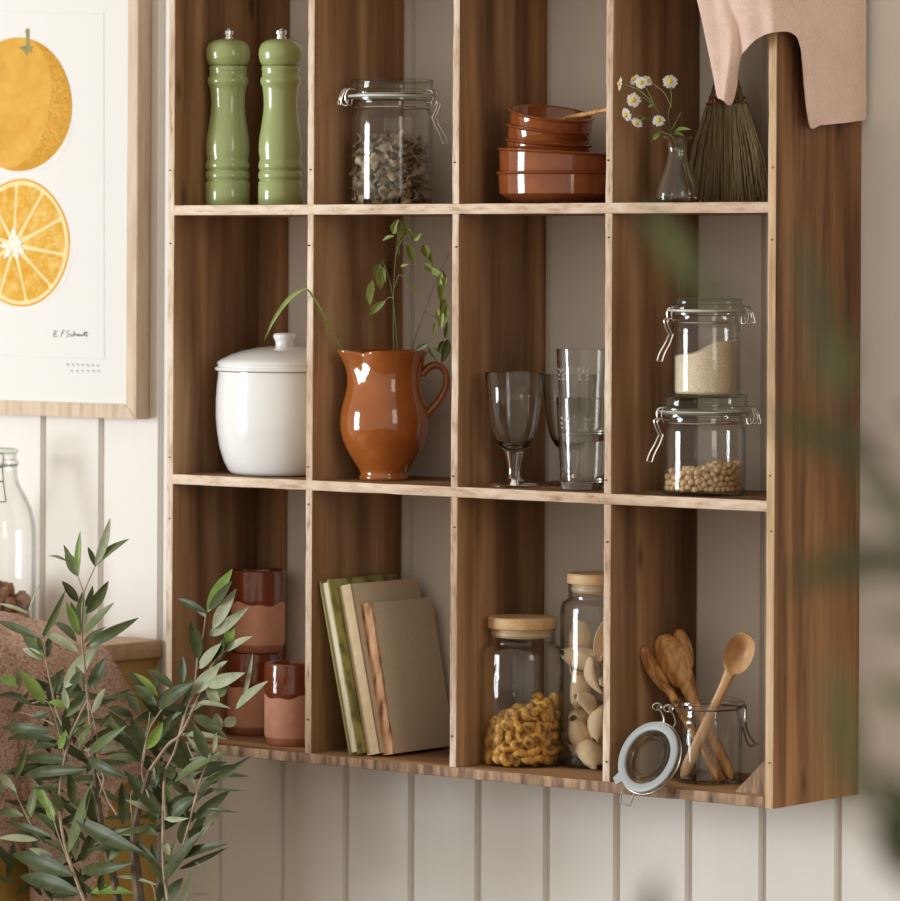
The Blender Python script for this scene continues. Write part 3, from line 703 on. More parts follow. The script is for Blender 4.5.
# ------------------------------------------------------------------ pink cloth
def grid_sheet(cols, nv, thick=.0012, disp=None, nu=None):
    """cols: list of world polylines (same meaning of length); resampled into a sheet"""
    C2 = [pts_smooth(c, nv) for c in cols]
    if nu:
        rows = [pts_smooth([C2[k][j] for k in range(len(C2))], nu) for j in range(nv)]
        G = [[V(rows[j][i]) for j in range(nv)] for i in range(nu)]
    else: G = [[V(p) for p in c] for c in C2]
    bm = B(); n = len(G)
    if disp:
        G = [[p + disp(i / (n - 1), j / (nv - 1), p) for j, p in enumerate(c)] for i, c in enumerate(G)]
    vs = [[bm.verts.new(p) for p in c] for c in G]
    for i in range(n - 1):
        for j in range(nv - 1): bm.faces.new((vs[i][j], vs[i + 1][j], vs[i + 1][j + 1], vs[i][j + 1]))
    bm.normal_update(); nv_ = len(vs[0])
    lo = [[bm.verts.new(v.co - v.normal * thick) for v in c] for c in vs]
    for i in range(n - 1):
        for j in range(nv_ - 1): bm.faces.new((lo[i][j], lo[i][j + 1], lo[i + 1][j + 1], lo[i + 1][j]))
        for j in (0, nv_ - 1): bm.faces.new((vs[i][j], lo[i][j], lo[i + 1][j], vs[i + 1][j]))
    for i in (0, n - 1):
        for j in range(nv_ - 1): bm.faces.new((vs[i][j], vs[i][j + 1], lo[i][j + 1], lo[i][j]))
    bmesh.ops.recalc_face_normals(bm, faces=bm.faces)
    return bm
zt = ZTOP + TS + .003
def front_col(xt, pts, Yd=-.186, back=.12):
    T = at_y(xt, -60, YF - .004); top_ = V((T.x, YF - .006, zt))
    return [(min(T.x, XR[4] - .085 - .2 * max(0, XR[4] - .02 - T.x) * 0 + .1 * (T.x - XR[4])), YF + .085, zt), (T.x, YF + .02, zt)] + [(T.x, YF - .006, zt - .004)] + [tuple(at_y(x, y, -.189 + (Yd + .189) * (k / (len(pts) - 1)) ** 1.6)) for k, (x, y) in enumerate(pts)]
XS = XR[4] + .006
def side_col(yt, pts, Xd=XS):
    return [(XR[4] - .080, max(yt, YF + .09 + .12 * (yt + .15)), zt), (XR[4] - .015, max(yt, YF + .02), zt)] + [(XS, yt, zt - .004)] + [tuple(at_x(x, y, Xd)) for x, y in pts]
cols = [front_col(676, [(698, -4), (711, 52), (720.5, 98)], -.188),
        front_col(690, [(708, -4), (720, 52), (722, 99.5)], -.199),
        front_col(702, [(716, -4), (729, 46), (724.5, 101)], -.207),
        front_col(710, [(722, -8), (737, 42), (733.5, 102.5)], -.187),
        front_col(716, [(727, -10), (739, 30), (739.5, 60)], -.187),
        front_col(730, [(735, -12), (744, 22), (749, 49)], -.190),
        front_col(750, [(752, -14), (758, 12), (762, 36.5)], -.190),
        front_col(764, [(767, -16), (772, 8), (774, 32.5)], -.192),
        [(XR[4] - .0815, YF + .0865, zt), (XR[4] - .010, YF + .014, zt), (XS - .002, YF - .004, zt - .004)] + [tuple(at_x(x, y, XS + .008)) for x, y in ((786, -16), (788, 8), (790, 33))],
        side_col(-.150, [(793, -12), (797, 18), (800, 47)], XS + .012),
        side_col(-.135, [(797, -4), (801, 42), (804, 86)], XS + .010),
        side_col(-.125, [(800, 0), (804, 66), (807, 126)], XS + .004),
        side_col(-.095, [(818, 0), (820, 64), (821, 125)], XS + .004),
        side_col(-.060, [(836, 0), (837, 62), (838, 123.5)], XS + .003),
        side_col(-.030, [(852, 0), (852, 60), (853, 121.5)], XS + .004),
        side_col(-.007, [(865, 0), (865, 60), (866, 120)], XS + .003)]
def dp(u, v, p):
    k = .0011 * mnoise.noise(p * 45) + .0006 * mnoise.noise(p * 110)
    f = .0035 * math.sin(u * 36 + 1.5 * v) * min(1, max(0, v - .4) * 2) if u < .45 else .0022 * math.sin(u * 34 + 2 * v) * max(0, v - .35)
    nrm = V((0, -1, 0)) if u < .45 else V((1, 0, 0))
    return nrm * (k + max(f, -.002) + .001)
bm = grid_sheet(cols, 46, disp=dp, nu=110)
put(mk('tea_towel', bm, 'pinkcloth', loc=(XR[4], YF, zt), sharp=80), 'pale pink linen tea towel draped over the top right corner of the shelf', 'cloth')

# ------------------------------------------------------------------ white canister
cw, sw = stand(284, 474.5, Z2, 69, Y=-.0866)
t = thing('canister', 'big white enamel lidded canister on the middle shelf', 'canister', cw)
Pw = lambda p: px_prof(p, sw, 474.5, Z2)
bm = B(); lathe(bm, cw, Pw([(0, 474.5), (48, 474.5), (52.5, 473.2), (56, 470), (60.5, 461), (64.5, 448), (67.3, 432), (68.6, 416), (68.6, 400), (67.6, 385), (66.4, 374), (66.4, 371.5), (63.5, 371.5), (63.5, 385), (65, 405), (64.5, 420), (61, 445), (52, 467), (0, 469)]), n=72); mk('body', bm, 'white', t, sharp=60)
bm = B(); lathe(bm, cw, Pw([(0, 371), (66.5, 371), (69.2, 370.4), (69.8, 368.8), (69, 367.2), (66.8, 366.4), (66.8, 364.6), (67.8, 363.4), (67.2, 362), (63, 359), (54, 354.6), (42, 350.6), (28, 347.8), (14, 346.2), (0, 345.8)]), n=72); l = mk('lid', bm, 'white', t, sharp=60)
bm = B(); lathe(bm, cw, Pw([(0, 347), (9.5, 347), (9, 344), (9.4, 341), (11, 338.6), (11.6, 336), (10.8, 334), (8, 332.9), (0, 332.6)]), n=36); mk('knob', bm, 'white', l, sharp=60)

# ------------------------------------------------------------------ terracotta jug and stems
cj, sj = stand(384, 479, Z2, 44, Y=-.108)
t = thing('jug', 'orange brown glazed terracotta jug holding green sprigs on the middle shelf', 'jug', cj)
prof = [(24.0, 479), (25.2, 477.5), (24.8, 474.6), (23.4, 472.6), (25.5, 468), (31, 459.5), (37.5, 449), (42, 438.5), (44.4, 428), (44.4, 417), (42.8, 406), (40, 395.5), (37.8, 385), (37.3, 376), (38.3, 367), (40.6, 359), (43.2, 353), (44.2, 350.4), (43.2, 349.4), (41.0, 350.8), (38, 359), (35.4, 368), (34.6, 376), (35, 385), (38, 398), (41, 417), (40.6, 430), (34, 452), (24, 470)]
bm = B(); n = 72; base_r = [[0]]
spa = math.pi * 1.11       # direction of the spout around the axis (image left, a little towards the lens)
rings = []
for k, (hw, y) in enumerate(prof):
    rg = []
    for i in range(n):
        a = 2 * PI * i / n; d = math.atan2(math.sin(a - spa), math.cos(a - spa)); up_ = min(1, max(0, (388 - y) / 38))
        pull = up_ ** 1.6 * (6.0 * math.exp(-(d / .20) ** 2) - 6.5 * math.exp(-((abs(d) - .62) / .26) ** 2))
        yy = y - up_ ** 3 * (1.2 * math.exp(-(d / .25) ** 2) - 2.2 * math.exp(-((abs(d) - .6) / .25) ** 2))
        r_ = (hw + pull) * sj
        rg.append(bm.verts.new(rot_pt(cj, r_ * math.cos(a), r_ * math.sin(a), Z2 + (479 - yy) * sj)))
    rings.append(rg)
for a, c in zip(rings, rings[1:]):
    for i in range(n): bm.faces.new((a[i], a[(i + 1) % n], c[(i + 1) % n], c[i]))
bm.faces.new(list(reversed(rings[0]))); bm.faces.new(rings[-1])
bmesh.ops.recalc_face_normals(bm, faces=bm.faces)
mk('body', bm, 'jug_glaze', t, sharp=60)
bm = B(); H = [(421, 374), (428, 366.5), (436, 363.8), (443, 367.5), (446.2, 376), (445, 387), (439, 399), (431.5, 408), (426, 414)]
H3 = pts_smooth([tuple(rot_pt(cj, (x - 384) * sj, 0, Z2 + (479 - y) * sj)) for x, y in H], 30)
rg = []
for i, p in enumerate(H3):
    tg = V(H3[min(i + 1, 29)]) - V(H3[max(i - 1, 0)]); tg.normalize(); nn = tg.cross(FW).normalized(); u = i / 29; wdt = (5.6 - 1.0 * math.sin(PI * u)) * sj; thk = (3.4 + 1.6 * abs(u - .5) * 1.2) * sj
    rg.append([bm.verts.new(V(p) + FW * wdt * math.cos(2 * PI * k / 14) + nn * thk * math.sin(2 * PI * k / 14)) for k in range(14)])
for a, c in zip(rg, rg[1:]):
    for k in range(14): bm.faces.new((a[k], a[(k + 1) % 14], c[(k + 1) % 14], c[k]))
bmesh.ops.recalc_face_normals(bm, faces=bm.faces)
mk('handle', bm, 'jug_glaze', t, sharp=60)

def hz(x, y): return (325 + x / 5.815, 215 + y / 5.815)
JY = cj.y
def twig(label, stems, leaves, stemmat='stem_g', r=.0006, mats=('sprig', 'lf_mid')):
    base = rot_pt(cj, 0, 0, Z2 + .03); t = thing('green_sprig', label, 'plant', base, 'sprigs standing in the jug')
    bm = B()
    for st in stems:
        tube(bm, pts_smooth([tuple(base)] * 0 + [tuple(at_y(*hz(x, y), JY + d)) for x, y, d in st], 26), [r * 1.3 - r * .6 * i / 25 for i in range(26)], n=5)
    mk('stem', bm, stemmat, t)
    bm = B()
    for (x, y, x2, y2, w, d) in leaves:
        nr = -FW + UP * random.uniform(-.2, .7) + RT * random.uniform(-.7, .7)
        leaf_geo(bm, at_y(*hz(x, y), JY + d), at_y(*hz(x2, y2), JY + d - random.uniform(-.01, .012)), nr, w * sj, random.uniform(-.05, .14), crease=.45, n=8, fold=random.uniform(-1, 1))
    mk('leaves', bm, list(mats), t)
B0 = (470, 1500, 0)
twig('upright sprig with a tuft of green leaves just under the upper shelf',
     [[B0, (420, 1000, 0), (400, 780, 0), (400, 420, 0), (415, 200, 0), (440, 25, 0)], [(415, 200, 0), (470, 120, -.005), (515, 148, -.008)], [(415, 230, 0), (440, 160, 0), (475, 165, 0)], [(405, 420, 0), (430, 350, 0), (462, 365, 0)]],
     [(430, 25, 395, 110, 4.2, 0), (440, 30, 430, 150, 4.2, -.004), (445, 40, 470, 130, 3.5, 0), (437, 120, 435, 235, 1.2, 0), (402, 125, 335, 150, 2.2, 0), (515, 150, 470, 68, 2.4, -.006), (514, 146, 560, 103, 2.3, -.006), (476, 165, 522, 285, 4.6, 0), (470, 160, 490, 225, 1.6, .003), (460, 363, 548, 466, 2.0, 0), (440, 300, 490, 285, 1.6, 0)])
twig('short sprig with hanging seed pods in front of the dark divider',
     [[B0, (430, 1000, .005), (420, 780, .005), (395, 480, .005), (350, 300, .005), (325, 275, .005)], [(350, 300, .005), (290, 330, .004), (272, 390, .002)], [(395, 480, .005), (370, 480, .004), (350, 500, .004)]],
     [(325, 285, 285, 350, 4.0, .005), (318, 300, 325, 435, 4.6, .004), (330, 300, 355, 390, 2.6, .008), (275, 380, 265, 525, 4.2, .002), (262, 420, 232, 545, 2.4, .006), (355, 500, 248, 582, 3.8, .004), (330, 270, 355, 262, 1.4, .005)])
twig('dark thin stem with a drooping chain of green pods at the right of the jug',
     [[B0, (490, 1000, .01), (505, 780, .01), (580, 560, .015), (650, 370, .018), (722, 220, .02)], [(650, 370, .018), (600, 230, .012), (575, 175, .01)], [(650, 370, .018), (690, 330, .012), (680, 460, .01), (675, 650, .008)], [(580, 560, .015), (640, 600, .015), (710, 690, .012)]],
     [(572, 175, 600, 255, 4.4, .01), (590, 200, 628, 285, 3.2, .012), (575, 282, 640, 335, 3.6, .01), (620, 310, 690, 350, 3.6, .01), (680, 335, 665, 430, 3.4, .01), (690, 340, 700, 420, 3, .014), (668, 400, 680, 520, 4.2, .008), (682, 470, 672, 590, 3.8, .008), (680, 560, 676, 668, 3.2, .006), (712, 520, 690, 640, 4, .012), (655, 540, 668, 620, 2.6, .016), (640, 620, 632, 700, 1.6, .012)], stemmat='stem_d', r=.0005)
twig('low dark leaved sprig hanging over the jug handle',
     [[B0, (520, 1000, .008), (540, 790, .008), (600, 740, .004), (650, 760, 0), (700, 720, 0)]],
     [(712, 720, 682, 860, 5.2, .002), (690, 730, 660, 800, 3.4, 0), (600, 765, 655, 855, 2.6, 0), (640, 760, 700, 800, 3.0, .004), (600, 742, 525, 792, 2.8, .004), (700, 720, 712, 620, 3.2, .006)], mats=('lf_mid', 'lf_dark'))
# the long blade arching out to the left, in front of the divider
t = thing('grass_blade', 'long green grass blade arching left from the jug towards the white canister', 'plant', rot_pt(cj, 0, 0, Z2 + .03), 'sprigs standing in the jug')
bm = B(); A = [(372, 430, -.11), (352, 372, -.125), (341, 349, -.145), (325, 318, -.172), (309, 291, -.187), (300, 291, -.19), (287, 301, -.19), (273, 321, -.188), (264, 341, -.186)]
A3 = pts_smooth([tuple(at_y(x, y, Y)) for x, y, Y in A], 40)
W = [.9, 1.0, 1.1, 1.2, 1.0, 1.3, 2.3, 1.6, .25]; rgs = []
for i, p in enumerate(A3):
    u = i / 39 * 8; k = min(int(u), 7); w = (W[k] + (W[k + 1] - W[k]) * (u - k)) * sj
    tg = (V(A3[min(i + 1, 39)]) - V(A3[max(i - 1, 0)])).normalized(); sd = tg.cross(-FW + UP * .2).normalized(); nr = sd.cross(tg)
    rgs.append([bm.verts.new(V(p) + sd * w * a + nr * b_ * .0004) for a, b_ in ((-1, 1), (0, -1), (1, 1), (0, -2.5))])
for a, c in zip(rgs, rgs[1:]):
    for k in range(4): bm.faces.new((a[k], a[(k + 1) % 4], c[(k + 1) % 4], c[k]))
bmesh.ops.recalc_face_normals(bm, faces=bm.faces)
mk('blade', bm, 'sprig', t)

# ------------------------------------------------------------------ drinking glasses
def goblet(cx, yb, k, Y, label):
    c, s = stand(cx, yb, Z2, 24 * k, Y=Y); t = thing('goblet', label, 'glass', c, 'stemmed goblets on the middle shelf')
    s *= k
    Pg = lambda p: [(a * s, Z2 + (486 - y) * s) for a, y in p]
    bm = B(); lathe(bm, c, Pg([(9, 451), (15, 446), (20, 438), (23.2, 428), (25.6, 414), (27.3, 399), (27.6, 396), (27.4, 395), (28.6, 386), (30, 373), (30.4, 371.4), (29.6, 371.2), (28.4, 373), (26.4, 392), (24, 412), (21, 428), (17, 438), (10, 444.5), (0, 446)]), n=56); mk('bowl', bm, 'rglass', t, sharp=50)
    bm = B(); lathe(bm, c, Pg([(0, 449), (9.4, 450.8), (9.2, 453), (7.2, 461), (6.0, 470), (6.2, 476), (8, 478.4), (14, 480.6), (22, 482.6), (24, 484), (23.6, 485.6), (20, 486), (0, 486)]), n=40); mk('foot', bm, 'rglass', t, sharp=50)
goblet(514, 486, 1.0, -.128, 'clear stemmed glass goblet standing free at the left of the tumblers')
goblet(570, 481, .965, -.046, 'clear stemmed glass goblet half hidden behind the stacked tumblers')
def tumbler(cx, yb, Y, z, label, ph):
    c = at_y(cx, yb, Y); s = mpp(c); c = V((c.x, Y, z)); t = thing('tumbler', label, 'glass', c, 'stacked glass tumblers')
    Pg = lambda p: [(a * s, z + (488 - y) * s) for a, y in p]
    outer = [(0, 487), (19, 488), (21.3, 487.4), (22, 485), (22.6, 478), (24.2, 450), (26.0, 420), (27.2, 398), (27.3, 396), (26.4, 395.8)]
    inn = [(25.4, 399), (24.2, 420), (22.6, 450), (21.4, 470), (20.2, 478.5), (16, 480), (0, 480)]
    bm = B(); lathe(bm, c, Pg(outer + inn), n=56); g = mk('cup', bm, 'rglass', t, sharp=50)
    bm = B()
    for k in range(6):      # etched sprays around the cup
        a = 2 * PI * k / 6 + ph
        for dy, da, ang, L in ((0, 0, 0, 5), (-2, .10, .8, 5), (-2, -.10, -.8, 5), (3, .1, .9, 4.5), (3, -.1, -.9, 4.5), (7, .08, 1.0, 4), (7, -.08, -1.0, 4)):
            y = 420 + dy; r_ = (26.15 + (420 - y) * .055) * s
            aa = a + da; p0 = V((c.x + r_ * math.cos(aa), c.y + r_ * math.sin(aa), z + (488 - y) * s)); tg = V((-math.sin(aa), math.cos(aa), 0)); d = (UP * math.cos(ang) + tg * math.sin(ang)).normalized(); e = d.cross(V((math.cos(aa), math.sin(aa), 0)))
            vs = [bm.verts.new(p0), bm.verts.new(p0 + d * L * .5 * s + e * .7 * s), bm.verts.new(p0 + d * L * s), bm.verts.new(p0 + d * L * .5 * s - e * .7 * s)]
            bm.faces.new(vs)
    bmesh.ops.solidify(bm, geom=bm.faces[:], thickness=.0002)
    mk('etched_motif', bm, 'etch', t, smooth=False)
    return c, s
ct, st_ = tumbler(583, 488, -.125, Z2 + .0003, 'lower of two stacked etched glass tumblers, standing on the middle shelf', .35)
tumbler(583, 488, -.125, Z2 + 48.6 * st_, 'upper etched glass tumbler nested inside the lower one', .1)

# ------------------------------------------------------------------ mugs
def mug(cx, yb, Y, z, label):
    c = at_y(cx, yb, Y); s = mpp(c); c = V((c.x, Y, z)); t = thing('mug', label, 'mug', c, 'two tone terracotta beakers')
    Pg = lambda p: [(a * s, z + b_ * s) for a, b_ in p]
    H = 82
    bm = B(); lathe(bm, c, Pg([(0, 0), (22.5, 0), (23.6, .8), (26.6, 8.2)]), n=56); mk('foot', bm, 'clay_foot', t)
    bm = B(); lathe(bm, c, Pg([(26.6, 8.2), (27.2, 10), (27.2, 52)]), n=56); mk('clay_body', bm, 'clay', t)
    bm = B(); rings = []; n = 72
    pr = [(27.35, 49), (27.65, 49.7), (27.6, 54), (27.5, H - 2), (27.0, H - .3), (26.2, H), (25.3, H - .8), (25.0, H - 4), (24.6, 12), (0, 10)]
    rings = lathe(bm, c, Pg(pr), n=n)
    for i, v in enumerate(rings[0]):      # uneven lower line of the glaze
        a = 2 * PI * i / n; dz = (1.6 * math.sin(3 * a + cx) + 1.1 * math.sin(7 * a + 2 * cx)) * s; v.co.z += dz; rings[1][i].co.z += dz; rings[2][i].co.z += dz * .5
    mk('glazed_rim', bm, 'mug_glaze', t, sharp=60)
    return c, s
c_l, s_l = mug(254, 738.5, -.050, ZB_T, 'brown and pink beaker at the back, carrying the upper one')
mug(258, 655, -.052, ZB_T + 82.3 * s_l, 'topmost brown and pink terracotta beaker, stacked on another')
mug(291.5, 746.5, -.112, ZB_T, 'brown and pink terracotta beaker standing in front of the stacked pair')

# ------------------------------------------------------------------ books
def book(label, bl, tl, yfront, thick, depth, cover, spine_mats, name='book', pages_front=False, patt=None, hscale=1.0):
    """bl, tl: photo points of the lower and upper left corner of its front edge"""
    p0 = at_y(*bl, yfront); p1 = at_y(*tl, yfront); h = (p1 - p0).length * hscale
    a = math.atan2(-(p1.x - p0.x), p1.z - p0.z)
    # rests on its lower left edge
    R4 = Matrix.Translation((p0.x, yfront, ZB_T + .0004)) @ Matrix.Rotation(-a, 4, 'Y')
    t = thing(name, label, 'book', (p0.x, yfront, ZB_T), 'old books leaning on the bottom shelf')
    cv = .0022
    bm = B(); box(bm, (cv, .004 if not pages_front else .003, .003), (thick - cv, depth - .003, h - .003), M4=R4); mk('pages', bm, 'page', t, smooth=False)
    bm = B(); box(bm, (0, 0, 0), (cv, depth, h), bev=.0005, M4=R4); mk('cover', bm, cover[0], t, sharp=30)
    bm = B(); box(bm, (thick - cv, 0, 0), (thick, depth, h), bev=.0005, M4=R4); mk('cover', bm, cover[1], t, sharp=30)
    bm = B()
    if pages_front:
        box(bm, (0, depth - .0005, 0), (thick, depth + .0018, h), bev=.0005, M4=R4)
    else:
        n = 10; prev = None
        for lay in (0, 1):
            pass
        rows = []
        for k in range(n + 1):
            u = k / n; x = u * thick; bulge = .0026 * math.sin(PI * u)
            rows.append([(x, -bulge, 0), (x, -bulge, h), (x, .003 - bulge, h), (x, .003 - bulge, 0)])
        vr = [[bm.verts.new(R4 @ V(q_)) for q_ in r_] for r_ in rows]
        for a_, b_ in zip(vr, vr[1:]):
            for k in range(4): bm.faces.new((a_[k], a_[(k + 1) % 4], b_[(k + 1) % 4], b_[k]))
        bm.faces.new(vr[0]); bm.faces.new(list(reversed(vr[-1]))); bmesh.ops.recalc_face_normals(bm, faces=bm.faces)
    mk('spine', bm, spine_mats, t, sharp=40)
    return t, R4, thick, depth, h
book('green clothbound book with cream page edges facing out, leftmost of the leaning three', (349, 757), (318.8, 583), -.164, .0150, .128, ('bk_green', 'bk_greenpat'), 'bk_green', pages_front=True)
book('beige clothbound book with a smooth spine, middle one of the leaning three', (367.5, 757), (338.5, 588), -.150, .0185, .130, ('bk_beige', 'bk_beige'), 'bk_spine')
bt, R4, th_, dp_, hh_ = book('tan clothbound book with a torn bare spine, nearest the jar of corn', (382.5, 757), (360, 606), -.138, .0165, .118, ('bk_tan', 'bk_tan'), 'bk_torn')
bm = B(); pts = []      # ragged strip of the torn spine folded on to the cover
n = 26
for k in range(n + 1):
    u = k / n; w = .0035 + .003 * mnoise.noise(V((u * 7, 3, 0))) + .0015 * mnoise.noise(V((u * 23, 1, 0)))
    pts.append((R4 @ V((th_ + .0003, -.0005, u * hh_)), R4 @ V((th_ + .0003, max(.0008, w), u * hh_))))
vs = [(bm.verts.new(a), bm.verts.new(b_)) for a, b_ in pts]
for a, b_ in zip(vs, vs[1:]): bm.faces.new((a[0], a[1], b_[1], b_[0]))
bmesh.ops.recalc_face_normals(bm, faces=bm.faces); bmesh.ops.solidify(bm, geom=bm.faces[:], thickness=.0005)
mk('torn_strip', bm, 'bk_torn', bt, smooth=False)

# ------------------------------------------------------------------ storage jars with bamboo lids
def storage_jar(cx, yb, hw, ysh, hwn, yneck, hwl, ylb, ylt, Y, label, k=0):
    c, s = stand(cx, yb, ZB_T, hw, Y=Y); t = thing('storage_jar', label, 'jar', c)
    outer = px_prof([(0, yb - 1), (hw * .8, yb), (hw * .93, yb - .6), (hw * .985, yb - 3), (hw, yb - 7), (hw, ysh + 12), (hw * .985, ysh + 6), (hw * .94, ysh + 2), (hwn + 1.5, ysh - 1), (hwn, yneck + 2), (hwn, ylb + 3), (hwn + .8, ylb + 1), (hwn, ylb + .3)], s, yb, ZB_T)
    bm = B(); lathe(bm, c, shell(outer, 2.0 * s), n=64); mk('jar', bm, 'glass', t, sharp=45)
    Pq = lambda p: px_prof(p, s, yb, ZB_T)
    bm = B(); lathe(bm, c, Pq([(0, ylb), (hwl, ylb), (hwl + .5, ylb - 1), (hwl + .5, ylt + 1.5), (hwl - .8, ylt), (0, ylt)]), n=64); l = mk('lid', bm, 'bamboo', t, sharp=40)
    bm = B(); lathe(bm, c, Pq([(0, ylb + 9), (hwn - 4, ylb + 9), (hwn - 3.2, ylb + 8), (hwn - 3.2, ylb + .1), (0, ylb + .1)]), n=48); mk('plug', bm, 'bamboo', l, sharp=40)
    bm = B(); P_ = Pq([(hwn - 3.2, ylb + 7.5), (hwn - 2.2, ylb + 7), (hwn - 2.0, ylb + 5.5), (hwn - 2.2, ylb + 4), (hwn - 3.2, ylb + 3.5)]); lathe(bm, c, P_, n=48); mk('seal', bm, 'seal', l)
    return c, s
ck, sk = storage_jar(521.5, 770, 41.5, 645, 33.5, 641, 34, 627.5, 616.5, -.097, 'squat glass storage jar of toasted corn with a round bamboo lid')
cp, sp = storage_jar(598, 768, 38.5, 600, 30.5, 596, 31.5, 583, 573, -.052, 'taller glass storage jar of pasta shells with a bamboo lid behind the divider')
def corn():
    bm = B(); bmesh.ops.create_icosphere(bm, subdivisions=3, radius=1)
    sd = random.uniform(0, 50)
    for v in bm.verts:
        n = v.co.normalized(); x, y, z = n.x * .0088, n.y * .0077, n.z * .0060
        x += .0010 * (n.x > 0) * n.x; y *= 1 - .22 * n.x
        if abs(n.z) > .2: z -= math.copysign(1, n.z) * .0032 * math.exp(-(((n.x - .25) / .35) ** 2 + (n.y / .3) ** 2))
        k = 1 + .10 * mnoise.noise(n * 2.2 + V((sd, 0, 0))); v.co = V((x * k, y * k, z * k))
    return bm
tk = lambda a, b_: (57 + a / sk / 41 * 18 - (b_ / sk / 41) * 4) * sk
P = relax(lattice(.0060, 37.2 * sk, ck, ZB_T + .0036, tk), .0060, 37.4 * sk, ck, ZB_T + .0034, it=80)
print('corn', len(P))
scatter('corn_kernel', 'corn', [corn() for _ in range(5)], P, .005, 'golden toasted corn kernel in the squat storage jar', 'corn kernel', 'toasted corn in the squat jar', 'corn_heap', 'the further toasted corn kernels at the back of the squat storage jar')
def pasta():
    bm = B(); nu, nv = 22, 12; g = []
    op = random.uniform(.9, 1.25)
    for i in range(nu + 1):
        u = i / nu; L = .0225; row = []
        w = math.sin(PI * (.06 + .88 * u)) ** .7
        for j in range(nv + 1):
            v = -1 + 2 * j / nv; a = v * PI * .66 * op; r_ = .0140 * w * (1 - .12 * abs(v)) + .00035 * math.cos(j * PI)
            row.append(bm.verts.new((L * (2 * u - 1) + .004 * v * v, r_ * math.sin(a), -r_ * math.cos(a) * .9 + .005 * (2 * u - 1) ** 2)))
        g.append(row)
    for i in range(nu):
        for j in range(nv): bm.faces.new((g[i][j], g[i + 1][j], g[i + 1][j + 1], g[i][j + 1]))
    bm.normal_update(); bmesh.ops.solidify(bm, geom=bm.faces[:], thickness=.0012)
    return bm
tp = lambda a, b_: 142 * sp
P = []
for k, z in enumerate(np.arange(.018, .150, .0185)):
    for i in range(3):
        a = 2 * PI * (i / 3 + k * .21); q_ = rot_pt(cp, .0215 * math.cos(a), .0215 * math.sin(a), ZB_T + z + random.uniform(-.002, .002)); P.append(tuple(q_))
P = relax(P, .0118, 37 * sp, cp, ZB_T + .003, it=10)
scatter('pasta_shell', 'pasta', [pasta() for _ in range(4)], P, .016, 'large cream pasta shell in the tall storage jar', 'pasta shell', 'pasta shells in the tall jar', 'pasta_heap', 'more pasta shells')

# ------------------------------------------------------------------ open jar with wooden spoons
cs, ss = stand(708.5, 785, ZB_T, 33.5, Y=-.098)
t = thing('spoon_jar', 'open clip top glass jar of wooden spoons with its lid hanging down', 'jar', cs)
jar_body(t, cs, ss, 785, 33.5, 718, 713, 31, 700, 36, ZB_T)
bm = B(); wr = .0011; zz = lambda y: ZB_T + (785 - y) * ss
tube(bm, ring_pts(cs, 32.0 * ss, zz(711)), wr, closed=True)
def q(a, b_, y): return rot_pt(cs, a * ss, b_ * ss, zz(y))
for b_ in (-6, 6):
    tube(bm, pts_smooth([q(31, b_, 711), q(36, b_, 708), q(37, b_, 716), q(36, b_, 724)], 12), wr)
    tube(bm, pts_smooth([q(36, b_ * .8, 722), q(39, b_, 735), q(45, b_, 745)], 10), wr)
    tube(bm, pts_smooth([q(34, b_ * .6, 730), q(40, b_ * .6, 748), q(49, b_ * .6, 747)], 10), wr)
tube(bm, [q(45, -6, 745), q(45, 6, 745)], wr); tube(bm, [q(49, -4, 747), q(49, 4, 747)], wr); tube(bm, [q(36, -6, 723), q(36, 6, 723)], wr)
mk('wire_clasp', bm, 'dwire', t)
bm = B()
for (x, y) in ((657, 709), (668, 710)):
    bb = -14 if x < 660 else -20
    tube(bm, pts_smooth([q(-24, -20, 711), q(x - 708.5, bb, y - 1), q(x - 709.5 + 5, bb - 1, y + 6), q(x - 708.5 + 6, bb - 2, y + 14), q(x - 708.5 + 3, bb - 2, y + 20)], 14), wr)
    tube(bm, [q(x - 708.5 + 4.5 * math.cos(2 * PI * k / 10) - 1, bb, y + 3.5 * math.sin(2 * PI * k / 10)) for k in range(10)], wr, closed=True)
mk('wire_hinge', bm, 'wire', t)
# hanging lid, its rubber ring towards the lens
lc = at_y(648, 757, YF - .012); sl = mpp(lc)
nz = (-FW * .66 - RT * .63 + UP * .41).normalized()
Rl = Matrix.Translation(lc) @ nz.to_track_quat('Z', 'Y').to_matrix().to_4x4()
def disc(prof, n=56):
    bm = B(); lathe(bm, (0, 0), [(a * sl, b_ * sl) for a, b_ in prof], n=n)
    for v in bm.verts: v.co = Rl @ v.co
    return bm
R0 = 36.5
ld = mk('lid', disc([(0, -2), (17.5, -2), (18.5, 1), (20, 2.6), (22, 2.6), (22.8, 0), (23.6, -1.5), (25, 1.6), (26.4, 1.6), (27, -1.2), (R0 + .6, -1.2), (R0 + 1.4, -3.5), (R0 + .8, -6.5), (R0 - 2, -8), (R0 - 5, -8.5), (R0 - 6, -10.5), (R0 - 9, -10.5), (R0 - 11, -7.5), (0, -7)]), 'glass_green', t)
bm = disc([(28.2, -.7), (28.6, 1.0), (29.5, 1.6), (R0 - 1, 1.6), (R0 + .4, 1.0), (R0 + .6, -.4), (28.2, -.7)])
tab = [(-6, 0), (6, 0), (4.5, 9.5), (-4.5, 9.5)]; ta = (RT * -.93 - UP * .36); lx = Rl.to_3x3().inverted() @ ta; aa = math.atan2(lx.y, lx.x)
def loc2(u, v, w): return Rl @ V(((R0 - 2 + v) * sl * math.cos(aa) - u * sl * math.sin(aa), (R0 - 2 + v) * sl * math.sin(aa) + u * sl * math.cos(aa), w * sl))
va = [bm.verts.new(loc2(u, v, 1.5)) for u, v in tab]; vb = [bm.verts.new(loc2(u, v, -.4)) for u, v in tab]
